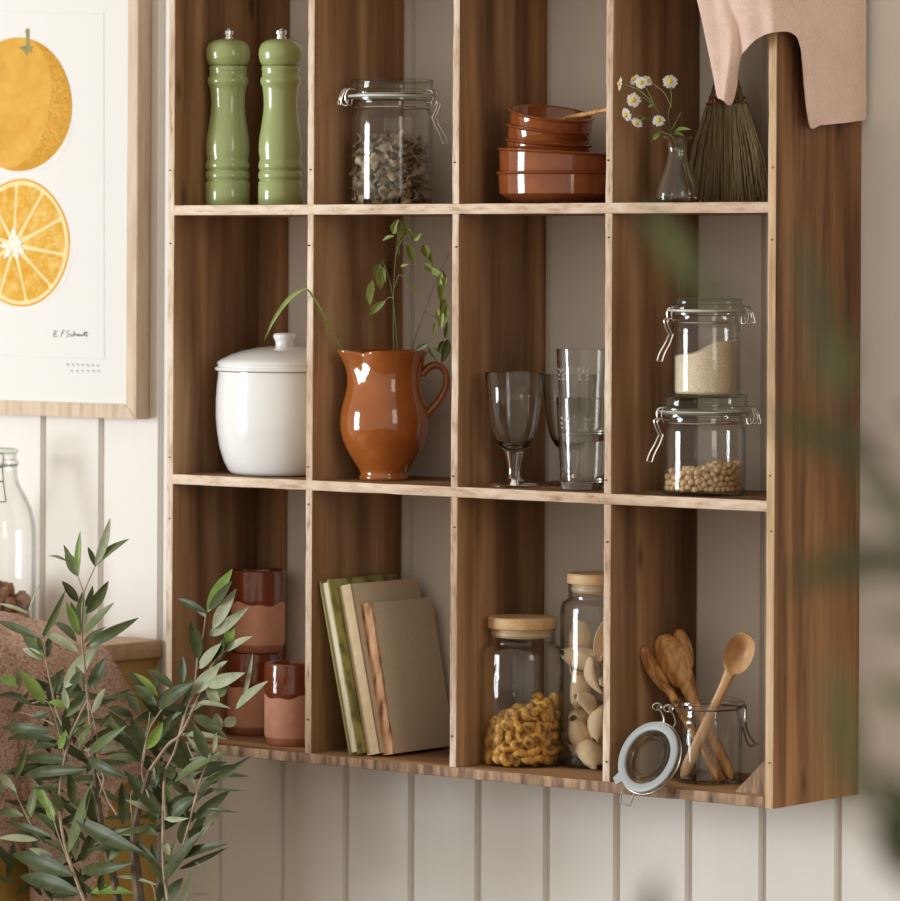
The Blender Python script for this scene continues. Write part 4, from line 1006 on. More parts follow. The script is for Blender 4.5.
bm.faces.new(va); bm.faces.new(list(reversed(vb)))
for i in range(4): bm.faces.new((va[i], vb[i], vb[(i + 1) % 4], va[(i + 1) % 4]))
bmesh.ops.recalc_face_normals(bm, faces=bm.faces)
mk('gasket', bm, 'gasket_g', t)
bm = B(); tube(bm, [Rl @ V(((R0 + 1.6) * sl * math.cos(2 * PI * k / 40), (R0 + 1.6) * sl * math.sin(2 * PI * k / 40), -4 * sl)) for k in range(40)], wr, closed=True)
b0 = lambda x, y, d=.0: at_y(x, y, YF - .016 + d)
tube(bm, pts_smooth([b0(623, 790), b0(621, 797), b0(620.5, 803)], 8), wr); tube(bm, pts_smooth([b0(635, 792), b0(632, 800), b0(630.5, 806)], 8), wr); tube(bm, [b0(620.5, 803), b0(630.5, 806)], wr)
mk('lid_wire', bm, 'wire', ld)
def sz(x, y): return (590 + x / 4.095, 610 + y / 4.095)
d0 = cs.y
spoon('wooden_spoon', 'light wooden spoon leaning right with its hollow bowl facing out of the open jar', at_y(682, 777, d0 - .012), at_y(748, 634, d0 - .002), -FW + RT * -.25 + UP * .15, .050, .0165, .0052, .0055, .0125, endw=.0068, mat='spoon_light')
spoon('wooden_spoon', 'dark grained wooden spoon leaning left, seen edge on in the open jar', at_y(722, 781, d0 + .004), at_y(643, 646, d0 - .010), RT * .8 + UP * .5 - FW * .25, .06, .017, .0085, .0095, .009, endw=.0085)
spoon('wooden_spoon', 'broad dark wooden spoon with its back turned out in the open jar', at_y(733, 779, d0 + .012), at_y(660, 636, d0 + .016), FW + RT * .35 + UP * .1, .066, .0190, .0070, .008, .007, endw=.007)
spoon('wooden_spoon', 'rearmost wooden spoon, only its rounded tip showing behind the broad one', at_y(716, 780, d0 + .022), at_y(678, 629, d0 + .034), FW + RT * .1, .050, .0105, .0048, .006, .006, endw=.005)

# ------------------------------------------------------------------ framed print
FYD = -.026
pc = at_y(136.3, 419.3, FYD); XF = pc.x; ZF = pc.z; sF = mpp(pc)
WF, HF, FB = .40, .60, .0185
X0 = XF - WF; ZT_ = ZF + HF
t = thing('framed_print', 'framed botanical print of a whole and a cut orange on the panelled wall', 'picture', (XF - WF / 2, FYD / 2, ZF))
def bar(p, q_, r_, s_, name='frame_bar'):
    bm = B(); a = [bm.verts.new((x, FYD, z)) for x, z in (p, q_, r_, s_)]; b_ = [bm.verts.new((x, -.0008, z)) for x, z in (p, q_, r_, s_)]
    bm.faces.new(a); bm.faces.new(list(reversed(b_)))
    for i in range(4): bm.faces.new((a[i], b_[i], b_[(i + 1) % 4], a[(i + 1) % 4]))
    bmesh.ops.recalc_face_normals(bm, faces=bm.faces)
    bmesh.ops.bevel(bm, geom=bm.edges[:], offset=.0008, segments=2, affect='EDGES')
    mk(name, bm, 'frame', t, sharp=30)
bar((XF, ZF), (XF, ZT_), (XF - FB, ZT_ - FB), (XF - FB, ZF + FB)); bar((X0, ZF), (X0, ZT_), (X0 + FB, ZT_ - FB), (X0 + FB, ZF + FB))
bar((X0, ZF), (XF, ZF), (XF - FB, ZF + FB), (X0 + FB, ZF + FB)); bar((X0, ZT_), (XF, ZT_), (XF - FB, ZT_ - FB), (X0 + FB, ZT_ - FB))
YP = -.020
bm = B(); box(bm, (X0 + FB * .8, YP, ZF + FB * .8), (XF - FB * .8, YP + .004, ZT_ - FB * .8)); mk('paper', bm, 'paper', t, smooth=False)
def on(x, y, lay): return at_y(x, y, YP - .00018 * lay)
def poly(bm, pts, lay, mi=0):
    f = bm.faces.new([bm.verts.new(on(x, y, lay)) for x, y in pts]); f.material_index = mi; f.normal_update()
    if f.normal.y > 0: f.normal_flip()
def blob(cx, cy, rx, ry, n=48, w=0, ph=0, a0=0, a1=2 * PI): return [(cx + rx * math.cos(a) * (1 + w * math.sin(3 * a + ph) + w * .6 * math.sin(5 * a + 2 * ph)), cy + ry * math.sin(a) * (1 + w * math.sin(3 * a + ph) + w * .6 * math.sin(5 * a + 2 * ph))) for a in np.linspace(a0, a1, n, endpoint=False)]
bm = B(); poly(bm, blob(30, 122, 42, 50), 1, 2); poly(bm, blob(18.5, 104.5, 53.5, 67, w=.006), 2, 0)
for k in range(1500):      # stippled darker side of the painted fruit
    a = random.uniform(-1.25, 1.75); r_ = 1 - .42 * random.random() ** 1.5 * math.sin((a + 1.25) / 3.0 * PI); r_ = min(r_, .985); x, y = 18.5 + 53 * r_ * math.cos(a), 104.5 + 66 * r_ * math.sin(a)
    poly(bm, blob(x, y, .8, .95, n=5, a0=random.random()), 2.5 + .0009 * k, 6 if random.random() < .7 else 7)
for k in range(160):      # stippled peel
    a = random.uniform(0, 2 * PI); r_ = math.sqrt(random.random()) * .95; x, y = 18.5 + 53 * r_ * math.cos(a), 104.5 + 66 * r_ * math.sin(a); poly(bm, blob(x, y, .45, .6, n=5), 4, 1)
poly(bm, [(24.5, 53), (26, 44), (26, 36), (25, 30), (28, 28), (29.5, 30), (29, 38), (30, 46), (33, 53), (29, 51), (27, 56)], 3, 3); poly(bm, [(19, 47), (26, 45), (33, 47), (31, 50), (26, 52), (22, 50)], 4, 3)
mk('orange_drawing', bm, ['p_orange', 'p_rind', 'p_wash', 'p_stem', 'p_core', 'p_core', 'p_dark1', 'p_dark2'], t, smooth=False)
bm = B(); poly(bm, blob(30, 254, 42, 50), 1, 4); OC = (21.5, 243); poly(bm, blob(OC[0], OC[1], 48, 64, w=.008, ph=1), 2, 0); poly(bm, blob(OC[0], OC[1], 46.3, 62, w=.008, ph=1), 3, 1)
CC = (14, 245)
for k in range(10):
    a0 = 2 * PI * k / 10 + .2; a1 = a0 + 2 * PI / 10; pts = []
    for f, a in [(.14, (a0 + a1) / 2)] + [(.5, a0 + .05), (.90, a0 + .025)] + [(.95, a0 + .06 + (a1 - a0 - .12) * q_ / 4) for q_ in range(5)] + [(.90, a1 - .025), (.5, a1 - .05)]:
        ex, ey = OC[0] + 46.5 * math.cos(a) * .985, OC[1] + 62 * math.sin(a) * .985
        pts.append((CC[0] + (ex - CC[0]) * f, CC[1] + (ey - CC[1]) * f))
    poly(bm, pts, 4, 2)
for k in range(130):
    a = random.uniform(0, 2 * PI); f = random.uniform(.35, .88); ex, ey = OC[0] + 46 * math.cos(a), OC[1] + 61 * math.sin(a); x, y = CC[0] + (ex - CC[0]) * f, CC[1] + (ey - CC[1]) * f; dx, dy = (ex - CC[0]) * .05, (ey - CC[1]) * .05
    poly(bm, [(x, y), (x + dx - dy * .09, y + dy + dx * .09), (x + 2 * dx, y + 2 * dy), (x + dx + dy * .09, y + dy - dx * .09)], 5, 1)
poly(bm, blob(CC[0], CC[1], 7.5, 9.5, w=.12), 6, 3)
for kk, (a, L) in enumerate(((-1.6, 19), (1.35, 16), (3.1, 15), (.7, 14), (2.2, 17), (-.4, 9))):
    dx, dy = math.cos(a), math.sin(a); poly(bm, [(CC[0] - dy * 1.2, CC[1] + dx * 1.2), (CC[0] + dx * L * .7 - dy * 2.6, CC[1] + dy * L * .7 + dx * 2.6), (CC[0] + dx * L, CC[1] + dy * L), (CC[0] + dx * L * .7 + dy * 2.6, CC[1] + dy * L * .7 - dx * 2.6), (CC[0] + dy * 1.2, CC[1] - dx * 1.2)], 7 + kk * .5, 3)
for k in range(12):
    a = random.uniform(0, 6.28); poly(bm, blob(CC[0] + 5 * math.cos(a), CC[1] + 6.5 * math.sin(a), .5, .7, n=6), 10.5 + k * .2, 1)
mk('cut_orange_drawing', bm, ['p_rind', 'p_pith', 'p_seg', 'p_core', 'p_wash', 'p_stem'], t, smooth=False)
def strokes(name, lists, w, mat, lay=2):
    bm = B()
    for L in lists:
        P_ = pts_smooth(L, 4 * len(L)) if len(L) > 2 else [np.array(L[0], float), np.array(L[1], float)]
        for a, b_ in zip(P_, P_[1:]):
            d = b_ - a; ln = np.hypot(*d) + 1e-6; nx = np.array([-d[1], d[0]]) / ln * w / 2
            d = d / ln * .15; poly(bm, [tuple(a + nx - d), tuple(b_ + nx + d), tuple(b_ - nx + d), tuple(a - nx - d)], lay)
    mk(name, bm, mat, t, smooth=False)
strokes('signature', [[(57.5, 331.5), (55, 330.8), (54, 333), (56, 333.6), (53.4, 335), (54.5, 337), (57.5, 336.2)], [(60.5, 336.8), (62, 333), (63.6, 330.2)], [(62, 330.8), (65, 330.2)], [(61.4, 333.4), (64, 333)], [(69.5, 331), (67, 331.2), (67.4, 333.4), (69, 334.4), (68, 336.4), (66, 336)],
                      [(71.8, 334), (70.4, 335), (71.4, 336.4), (72.4, 335.6)], [(73, 336.4), (74.4, 331), (74, 335), (75.4, 334), (76, 336.2)], [(77, 336), (77.4, 334), (78.4, 336), (79, 334.2), (79.8, 336)], [(80.6, 334.2), (81, 336), (82.2, 334.4), (82.6, 336)], [(83.6, 335.6), (84.8, 331.6), (84.6, 335.4), (86, 336)], [(86.6, 331.4), (86.4, 335.8), (88, 335.6)], [(83.6, 333.2), (88.4, 332.6)]], .55, 'ink')
strokes('caption_lines', [[(66 + 5 * k, 364.5 + .2 * k), (68 + 5 * k, 363.5 + .2 * k), (68.5 + 5 * k, 366.5)] for k in range(7)] + [[(70 + 5.4 * k, 371), (72 + 5.4 * k, 370.4), (72.6 + 5.4 * k, 372.6)] for k in range(6)], .5, 'pencil')
strokes('plate_mark', [[(103.6, 14), (104, 359)], [(104, 359), (-90, 352)], [(103.6, 14), (-90, 8)]], .6, 'plate')

# ------------------------------------------------------------------ cabinet, worktop, bottle, cloth
ZC = .9225; XC = .2115
t = thing('base_cabinet', 'mustard yellow painted base cabinet at the left of the shelf', 'cabinet', (-.4, -.25, 0))
bm = B(); box(bm, (-1.1, -.480, 0), (XC - .006, -.002, ZC - .0222), bev=.001); mk('carcass', bm, 'mustard', t, sharp=30)
for k in range(2):
    x0 = -1.09 + k * .648; bm = B(); box(bm, (x0, -.499, .1), (x0 + .640, -.4805, ZC - .03), bev=.0015); d = mk('door', bm, 'mustard', t, sharp=30)
    bm = B(); bmesh.ops.create_uvsphere(bm, u_segments=16, v_segments=10, radius=.014, matrix=Matrix.Translation((x0 + (.59 if k == 0 else .05), -.513, .75))); mk('knob', bm, 'chrome', d)
bm = B(); box(bm, (-1.12, -.515, ZC - .022), (XC, -.001, ZC), bev=.0012)
put(mk('worktop', bm, 'counter', loc=(-.45, -.25, ZC - .022), sharp=30), 'light oak worktop slab on top of the mustard cabinet', 'worktop')
# bottle
cbt = at_y(-4, 632, -.085); sB = mpp(cbt); cbt = V((cbt.x, -.085, ZC))
t = thing('swing_top_bottle', 'clear glass swing top bottle on the worktop at the left picture edge', 'bottle', cbt)
Pb = lambda p: [(a * sB, ZC + (628 - y) * sB) for a, y in p]
bm = B(); lathe(bm, cbt, shell(Pb([(0, 627), (34, 628), (37.5, 627), (39, 623), (39.3, 616), (39.3, 530), (38.3, 516), (35, 502), (29, 489), (23, 478), (20.5, 470), (20, 462), (20, 459), (22, 457.5), (22, 454), (19.5, 453), (19.5, 447), (18.5, 446)]), 2 * sB), n=64); mk('bottle', bm, 'glass', t, sharp=45)
bm = B(); lathe(bm, cbt, Pb([(0, 447), (20, 447), (21.5, 445.5), (21, 443), (17, 441.5), (0, 440.5)]), n=40); mk('stopper', bm, 'glass_green', t)
bm = B(); bq = lambda a, b_, y: rot_pt(cbt, a * sB, b_ * sB, ZC + (628 - y) * sB)
tube(bm, ring_pts(cbt, 20.6 * sB, ZC + (628 - 459) * sB), .0008, closed=True)
for d_ in (-1, 1):
    tube(bm, pts_smooth([bq(2 + 6 * d_, -21, 446), bq(3 + 6 * d_, -23, 452), bq(2 + 6 * d_, -23, 460), bq(3 + 6 * d_, -23, 474), bq(3 + 9 * d_, -27, 494)], 18), .0008)
for y, w, dd in ((446, 6, -21), (460, 6, -23), (474, 6, -23), (494, 9, -27)): tube(bm, [bq(2.5 - w, dd, y), bq(2.5 + w, dd, y)], .0008)
mk('wire_clasp', bm, 'dwire', t)
def chunk():
    bm = B(); bmesh.ops.create_cube(bm, size=1); bmesh.ops.subdivide_edges(bm, edges=bm.edges[:], cuts=3, use_grid_fill=True); sd = random.uniform(0, 40)
    for v in bm.verts:
        v.co = V((v.co.x * .020, v.co.y * .013, v.co.z * .009)); v.co *= 1 + .3 * mnoise.noise(v.co * 90 + V((sd, 0, 0)))
    return bm
P = lattice(.0085, 37 * sB, cbt, ZC + .003, lambda a, b_: .062 - .006 * a / .04)
P = relax(P, .0085, 36.5 * sB, cbt, ZC + .003, it=20)
scatter('bark_chip', 'bark', [chunk() for _ in range(4)], P, .009, 'brown bark chip heaped in the swing top bottle', 'bark chip', 'bark chips in the bottle', 'bark_heap', 'more bark chips')
# patterned cloth over the end of the worktop
def ccol(xt, ytop, xm, pts, Xh, bump=.0):
    """over the worktop edge: behind, crest, edge, then down the cabinet side"""
    cr_ = at_x(xt, ytop, .150); ed = at_x(xm, 655, XC + .010)
    zc_ = max(cr_.z, ZC + .006)
    return [(.119, cr_.y - .01, ZC + .003), (.126, cr_.y, ZC + .004 + (zc_ - ZC) * .55), (.150, cr_.y, zc_), (XC - .015, ed.y, ZC + (zc_ - ZC) * .55 + .006), (XC + .012, ed.y, ZC - .010)] + [tuple(at_x(x, y, Xh)) for x, y in pts]
cols = [ccol(-70, 600, -70, [(-75, 740), (-78, 830)], XC + .012), ccol(-30, 606, -35, [(-36, 740), (-38, 845)], XC + .013), ccol(0, 612, -8, [(-8, 740), (-6, 846)], XC + .012),
        ccol(16, 615, 10, [(12, 750), (14, 857)], XC + .012), ccol(26, 618, 20, [(24, 750), (28, 852)], XC + .016), ccol(34, 620, 29, [(32, 770), (33, 925)], XC + .034), ccol(44, 622, 38, [(42, 780), (44, 930)], XC + .040),
        ccol(60, 628, 56, [(66, 780), (66, 925)], XC + .030), ccol(78, 634, 76, [(90, 760), (88, 915)], XC + .024), ccol(92, 640, 90, [(112, 730), (112, 800)], XC + .026), ccol(101, 645, 101, [(130, 715), (136, 778)], XC + .022), ccol(107, 649, 109, [(135, 696), (156, 758)], XC + .014)]
def dc(u, v, p): return V((1, 0, .2)) * (.0022 * mnoise.noise(p * 28) + .001 * mnoise.noise(p * 80) + .002 * math.sin(u * 30) * v)
bm = grid_sheet(cols, 60, disp=dc, nu=100)
put(mk('patterned_cloth', bm, 'floral', loc=(XC, -.3, ZC), sharp=80), 'brown and pink patterned cloth hanging over the worktop end behind the olive tree', 'cloth')

# ------------------------------------------------------------------ olive tree
PY = -.36
def Z6(ox, oy, s_): return lambda x, y: (ox + x / s_, oy + y / s_)
a1, a2, a3, a4, a5, a6 = Z6(0, 520, 6.43), Z6(0, 640, 6.43), Z6(0, 761, 6.43), Z6(120, 560, 6.0), Z6(110, 680, 6.43), Z6(100, 761, 6.43)
# leaf: zoom, base, tip, half width in px, tone (d dark, m mid, b bright, p pale)
LV = [(a1, 495, 355, 515, 88, 4, 'b'), (a1, 485, 340, 410, 172, 3.2, 'd'), (a1, 440, 262, 315, 238, 1.8, 'm'), (a1, 500, 362, 425, 205, 6.5, 'm'),
 (a1, 615, 300, 697, 2, 5, 'p'), (a1, 612, 305, 816, 125, 5.5, 'm'), (a1, 608, 300, 570, 180, 3, 'd'), (a1, 505, 525, 402, 404, 5, 'd'), (a1, 550, 600, 690, 405, 6, 'm'), (a1, 555, 560, 590, 430, 3.5, 'm'),
 (a1, 525, 745, 520, 480, 6.8, 'm'), (a1, 540, 725, 720, 540, 5.5, 'm'), (a1, 560, 825, 866, 630, 6, 'm'), (a1, 540, 800, 670, 685, 3, 'd'), (a1, 500, 740, 430, 540, 5, 'b'), (a1, 490, 785, 348, 665, 5, 'd'), (a1, 500, 855, 275, 730, 5.5, 'p'), (a1, 490, 720, 455, 540, 4, 'd'),
 (a1, 187, 610, 0, 538, 2, 'p'), (a1, 187, 610, 252, 418, 2.2, 'p'), (a1, 265, 755, -10, 668, 4.5, 'd'), (a1, 262, 760, 410, 470, 3.6, 'm'), (a1, 290, 890, 135, 725, 6, 'm'), (a1, 297, 885, 318, 755, 4.5, 'd'), (a1, 282, 895, 150, 835, 4.5, 'p'), (a1, 290, 870, 240, 760, 4, 'm'),
 (a2, 405, 305, 630, 45, 9, 'p'), (a2, 305, 385, 410, 195, 8, 'd'), (a2, 440, 345, 505, 205, 7, 'd'), (a2, 578, 315, 672, 122, 8, 'd'), (a2, 552, 335, 488, 175, 5, 'p'), (a2, 292, 410, 130, 215, 7, 'b'), (a2, 115, 312, 0, 248, 6, 'b'), (a2, 122, 300, 100, 178, 4, 'p'), (a2, 208, 415, -10, 368, 5, 'd'), (a2, 312, 465, 208, 505, 4, 'd'),
 (a2, 435, 420, 320, 402, 4, 'b'), (a2, 430, 440, 412, 305, 5, 'p'), (a2, 410, 500, 545, 345, 6, 'm'), (a2, 432, 625, 410, 460, 5, 'd'), (a2, 450, 640, 545, 505, 6, 'm'), (a2, 590, 470, 675, 325, 4.5, 'm'), (a2, 355, 570, 30, 578, 5.5, 'd'), (a2, 362, 650, 65, 640, 5.5, 'd'), (a2, 362, 672, 205, 720, 5, 'd'), (a2, 475, 755, 148, 778, 6, 'd'),
 (a2, 500, 700, 598, 530, 5, 'm'), (a2, 575, 715, 800, 560, 5.5, 'm'), (a2, 620, 625, 805, 515, 2.5, 'd'), (a2, 855, 495, 705, 438, 4.5, 'd'), (a2, 905, 445, 818, 372, 4.5, 'd'), (a2, 560, 760, 820, 872, 6, 'd'), (a2, 560, 830, 160, 895, 6, 'd'), (a2, 905, 760, 760, 615, 6.5, 'd'), (a2, 890, 650, 858, 515, 6, 'd'), (a2, 95, 900, 165, 670, 4, 'm'),
 (a2, 600, 720, 690, 640, 4, 'm'), (a2, 420, 560, 330, 520, 5, 'd'), (a2, 480, 560, 560, 480, 5, 'm'), (a2, 380, 700, 420, 590, 5, 'b'), (a2, 640, 560, 720, 470, 4, 'm'), (a2, 400, 880, 330, 790, 5, 'd'), (a2, 560, 860, 640, 770, 5, 'd'), (a2, 350, 400, 300, 330, 5, 'd'),
 (a3, 103, 213, -5, 72, 5, 'p'), (a3, 100, 216, -10, 130, 3.2, 'm'), (a3, 355, 385, 305, 248, 5.5, 'b'), (a3, 303, 315, 238, 158, 5, 'b'), (a3, 345, 482, 55, 408, 4, 'd'), (a3, 245, 505, 5, 502, 4, 'p'), (a3, 175, 385, 225, 165, 6, 'm'), (a3, 432, 588, 585, 165, 8, 'm'), (a3, 592, 395, 580, 185, 7, 'd'), (a3, 470, 275, 438, 88, 5, 'd'),
 (a3, 485, 375, 905, 565, 8.5, 'd'), (a3, 475, 740, 95, 615, 9, 'd'), (a3, 510, 865, 148, 752, 9, 'd'), (a3, 528, 712, 830, 648, 7, 'd'), (a3, 580, 855, 848, 842, 6, 'b'), (a3, 525, 645, 592, 448, 6, 'd'), (a3, 345, 612, 195, 570, 4, 'p'), (a3, 785, 415, 785, 150, 6, 'd'), (a3, 760, 745, 905, 752, 2, 'p'), (a3, 350, 460, 210, 330, 5, 'm'), (a3, 150, 360, 0, 320, 5, 'm'), (a3, 400, 330, 330, 190, 5, 'm'), (a3, 415, 200, 210, 180, 3.5, 'd'), (a3, 490, 640, 480, 430, 4, 'p'), (a3, 700, 640, 800, 540, 5, 'm'), (a3, 640, 840, 650, 720, 4, 'd'),
 (a4, 520, 310, 667, 72, 8, 'b'), (a4, 535, 300, 662, 130, 6, 'd'), (a4, 517, 322, 358, 233, 4, 'd'), (a4, 520, 340, 430, 270, 3, 'p'), (a4, 558, 410, 686, 182, 7, 'p'), (a4, 530, 445, 758, 293, 6, 'p'), (a4, 642, 515, 668, 360, 6, 'b'), (a4, 632, 555, 785, 458, 5, 'p'), (a4, 466, 590, 428, 375, 7, 'd'), (a4, 468, 645, 600, 510, 6.5, 'p'), (a4, 560, 620, 625, 470, 7, 'd'), (a4, 432, 805, 585, 630, 8, 'p'), (a4, 520, 745, 735, 678, 7, 'p'), (a4, 380, 740, 373, 588, 5, 'd'),
 (a4, 235, 900, 435, 732, 8, 'd'), (a4, 312, 778, 168, 662, 5.5, 'd'), (a4, 228, 818, 88, 688, 4, 'b'), (a4, 222, 875, 98, 768, 5, 'd'), (a4, 592, 880, 515, 735, 6, 'p'), (a4, 735, 855, 788, 575, 2.4, 'p'), (a4, 698, 900, 875, 728, 5.5, 'p'), (a4, 430, 870, 650, 888, 4, 'p'), (a4, 440, 560, 470, 430, 5, 'd'), (a4, 540, 700, 640, 610, 5, 'p'), (a4, 600, 820, 630, 700, 6, 'm'), (a4, 130, 900, 60, 820, 5, 'd'),
 (a5, 540, 235, 748, 355, 6, 'd'), (a5, 440, 365, 745, 372, 3.5, 'p'), (a5, 458, 570, 385, 385, 6, 'd'), (a5, 620, 505, 545, 290, 6, 'd'), (a5, 415, 650, 745, 462, 7, 'm'), (a5, 600, 655, 885, 498, 5, 'd'), (a5, 570, 745, 778, 572, 6, 'd'), (a5, 620, 705, 890, 695, 2, 'd'), (a5, 530, 885, 758, 722, 6, 'd'), (a5, 620, 825, 805, 850, 1.8, 'd'), (a5, 360, 815, 525, 728, 5, 'd'), (a5, 395, 880, 545, 755, 8, 'd'), (a5, 335, 860, 98, 605, 8, 'd'), (a5, 205, 525, 45, 365, 6, 'd'), (a5, 212, 490, 135, 255, 7, 'd'), (a5, 230, 440, 335, 280, 6, 'b'), (a5, 195, 525, -5, 490, 5, 'm'),
 (a5, 302, 168, 165, 45, 6, 'd'), (a5, 195, 205, 108, 108, 5, 'd'), (a5, 145, 245, 0, 180, 5, 'd'), (a5, 505, 725, 388, 660, 5, 'd'), (a5, 548, 705, 488, 608, 3.5, 'p'), (a5, 330, 640, 300, 555, 6, 'm'), (a5, 400, 640, 350, 560, 7, 'm'), (a5, 250, 410, 400, 230, 6, 'd'), (a5, 610, 500, 500, 370, 3, 'p'), (a5, 700, 330, 680, 220, 6, 'p'), (a5, 665, 460, 680, 340, 3, 'p'), (a5, 740, 300, 800, 240, 6, 'p'),
 (a6, 385, 365, 250, 110, 8, 'd'), (a6, 398, 775, 660, 458, 8, 'd'), (a6, 418, 650, 795, 545, 6.5, 'd'), (a6, 510, 695, 795, 560, 3, 'd'), (a6, 405, 905, 528, 762, 6.5, 'd'), (a6, 375, 475, 205, 432, 5.5, 'm'), (a6, 372, 645, 75, 488, 6, 'd'), (a6, 362, 805, 80, 745, 2, 'p'), (a6, 520, 530, 550, 370, 6, 'd'), (a6, 440, 610, 400, 500, 4, 'p'), (a6, 420, 370, 560, 365, 3, 'p'), (a6, 560, 400, 600, 330, 4, 'd'), (a6, 650, 690, 590, 640, 1.4, 'p')]
pb = at_y(122, 930, PY)
pot_c = V((pb.x + .01, PY - .005, 0))
t = thing('olive_tree', 'leafy potted olive tree in front of the mustard cabinet and patterned cloth', 'tree', pot_c)
def sgeo(bm, zf, pts, r0, r1, dY=0):
    P_ = pts_smooth([tuple(at_y(*zf(x, y), PY + d + dY)) for x, y, d in pts], 10 * len(pts)); n = len(P_)
    tube(bm, P_, [r0 + (r1 - r0) * i / (n - 1) for i in range(n)], n=7)
ident = lambda x, y: (x, y)
bm = B()
sgeo(bm, ident, [(128, 990, .0), (122, 930, 0), (114, 880, 0), (104, 842, 0), (98, 800, .0), (92, 740, 0)], .006, .003)
sgeo(bm, ident, [(134, 990, .0), (140, 925, 0), (137, 880, 0), (134, 850, 0), (136, 820, 0), (150, 770, 0)], .0085, .0035)
tr_ = mk('trunk', bm, 'trunk', t)
bm = B()
for pts, r0, r1 in (([(86, 905, 0), (72, 868, 0), (62, 830, 0), (60, 790, 0), (68, 745, .0), (80, 715, 0), (88, 700, 0)], .0022, .0014), ([(92, 745, 0), (88, 700, 0), (84, 660, 0), (82, 640, 0), (82, 612, 0), (84, 592, 0)], .0020, .0010),
    ([(84, 593, 0), (80, 582, 0), (77, 574, 0)], .0008, .0006), ([(84, 592, 0), (89, 580, 0), (95, 567, 0)], .0008, .0006), ([(70, 740, 0), (58, 715, 0), (52, 690, 0), (47, 665, 0), (44, 640, 0), (38, 630, 0), (29, 615, 0)], .0016, .0006), ([(47, 668, 0), (43, 642, 0)], .001, .0007),
    ([(55, 725, 0), (40, 718, 0), (20, 712, 0)], .001, .0006), ([(66, 760, 0), (50, 705, 0), (32, 703, 0)], .001, .0006), ([(42, 843, 0), (30, 823, 0), (16, 794, 0)], .0011, .0007), ([(84, 900, 0), (62, 845, 0), (52, 815, 0)], .0012, .0007),
    ([(98, 800, 0), (104, 780, 0), (100, 765, 0), (96, 730, 0), (86, 690, 0)], .0018, .001), ([(117, 815, 0), (108, 800, 0), (102, 785, 0), (88, 752, 0), (75, 735, 0)], .0014, .0008), ([(104, 842, 0), (98, 830, 0)], .0012, .001),
    ([(150, 770, 0), (168, 745, 0), (180, 735, 0), (192, 712, 0), (200, 692, 0), (212, 665, 0), (226, 650, 0)], .0022, .0008), ([(180, 735, 0), (188, 706, 0), (194, 690, 0), (198, 655, 0), (203, 635, 0), (206, 614, 0)], .0016, .0008),
    ([(166, 820, 0), (164, 790, 0), (166, 770, 0), (175, 750, 0), (184, 715, 0)], .002, .0012), ([(168, 900, 0), (164, 870, 0), (163, 830, 0), (164, 785, 0)], .0026, .0018), ([(188, 830, 0), (196, 795, 0), (204, 770, 0), (208, 760, 0)], .0013, .0008), ([(182, 850, 0), (190, 820, 0), (198, 790, 0)], .0014, .001),
    ([(134, 840, 0), (131, 800, 0), (133, 790, 0)], .0013, .0009), ([(150, 800, 0), (142, 770, 0), (148, 735, 0), (158, 715, 0), (178, 690, 0)], .0016, .0008), ([(142, 770, 0), (146, 745, 0), (150, 712, 0)], .001, .0007), ([(196, 762, 0), (188, 745, 0), (196, 738, 0)], .001, .0006), ([(156, 900, 0), (152, 885, 0), (140, 880, 0)], .001, .0007), ([(190, 760, 0), (215, 752, 0)], .0008, .0005)):
    sgeo(bm, ident, pts, r0, r1)
mk('twigs', bm, 'bark_o', t)
TM = {'d': 0, 'm': 1, 'b': 2, 'p': 3}
bm = B(); sO = mpp(at_y(100, 750, PY))
for (zf, x, y, x2, y2, w, tone) in LV:
    d0_ = random.uniform(-.006, .006); L_ = math.hypot(x2 - x, y2 - y) / 6.4
    d1_ = d0_ + random.uniform(-.020, .020)
    p0, p1 = at_y(*zf(x, y), PY + d0_), at_y(*zf(x2, y2), PY + d1_)
    p1 = p0 + (p1 - p0) * 1.06
    nr = -FW * 1.0 + UP * random.uniform(.1, .9) + RT * random.uniform(-.6, .5)
    hor = abs(x2 - x) > abs(y2 - y)
    leaf_geo(bm, p0, p1, nr, w * .95 * sO, random.uniform(.02, .10) if hor else random.uniform(-.05, .06), crease=.30, m0=TM[tone], m1=4, n=10, fold=random.uniform(-1.2, 1.2))
# smaller leaves filling the depth behind the front ones
for k in range(230):
    x = random.gauss(85, 42) if k % 2 else random.gauss(160, 26); y = random.uniform(690, 905)
    if x < -40 or x > 205: continue
    if 92 < x < 150 and y > 700 and k % 5: continue
    if x > 100 and y > 840 and k % 3: continue
    p0 = at_y(x, y, PY + random.uniform(.01, .07)); a = random.uniform(-.2, PI + .2); L_ = random.uniform(.045, .066)
    p1 = p0 + RT * math.cos(a) * L_ + UP * math.sin(a) * L_ * .7 + FW * random.uniform(-.02, .02)
    leaf_geo(bm, p0, p1, -FW + UP * random.uniform(0, 1) + RT * random.uniform(-.6, .6), random.uniform(3, 4.8) * sO, random.uniform(0, .1), crease=.3, m0=random.choice([0, 0, 0, 1, 1, 3]), m1=4, n=7)
mk('foliage', bm, ['lf_dark', 'lf_mid', 'lf_bright', 'lf_pale', 'lf_under'], t, sharp=70)
def pot(t, c, r, h, topz):
    bm = B(); lathe(bm, c, [(0, 0), (r * .78, 0), (r, h - .02), (r * 1.03, h), (r * .93, h), (r * .90, h - .03), (0, h - .03)], n=48); mk('pot', bm, 'pot', t)
    bm = B(); lathe(bm, c, [(0, h - .022), (r * .89, h - .024), (r * .8, h - .029)], n=40); mk('soil', bm, 'soil', t)
pot(t, pot_c, .14, .30, 0)
bm = B()
p1, p2 = at_y(128, 990, PY), at_y(134, 990, PY)
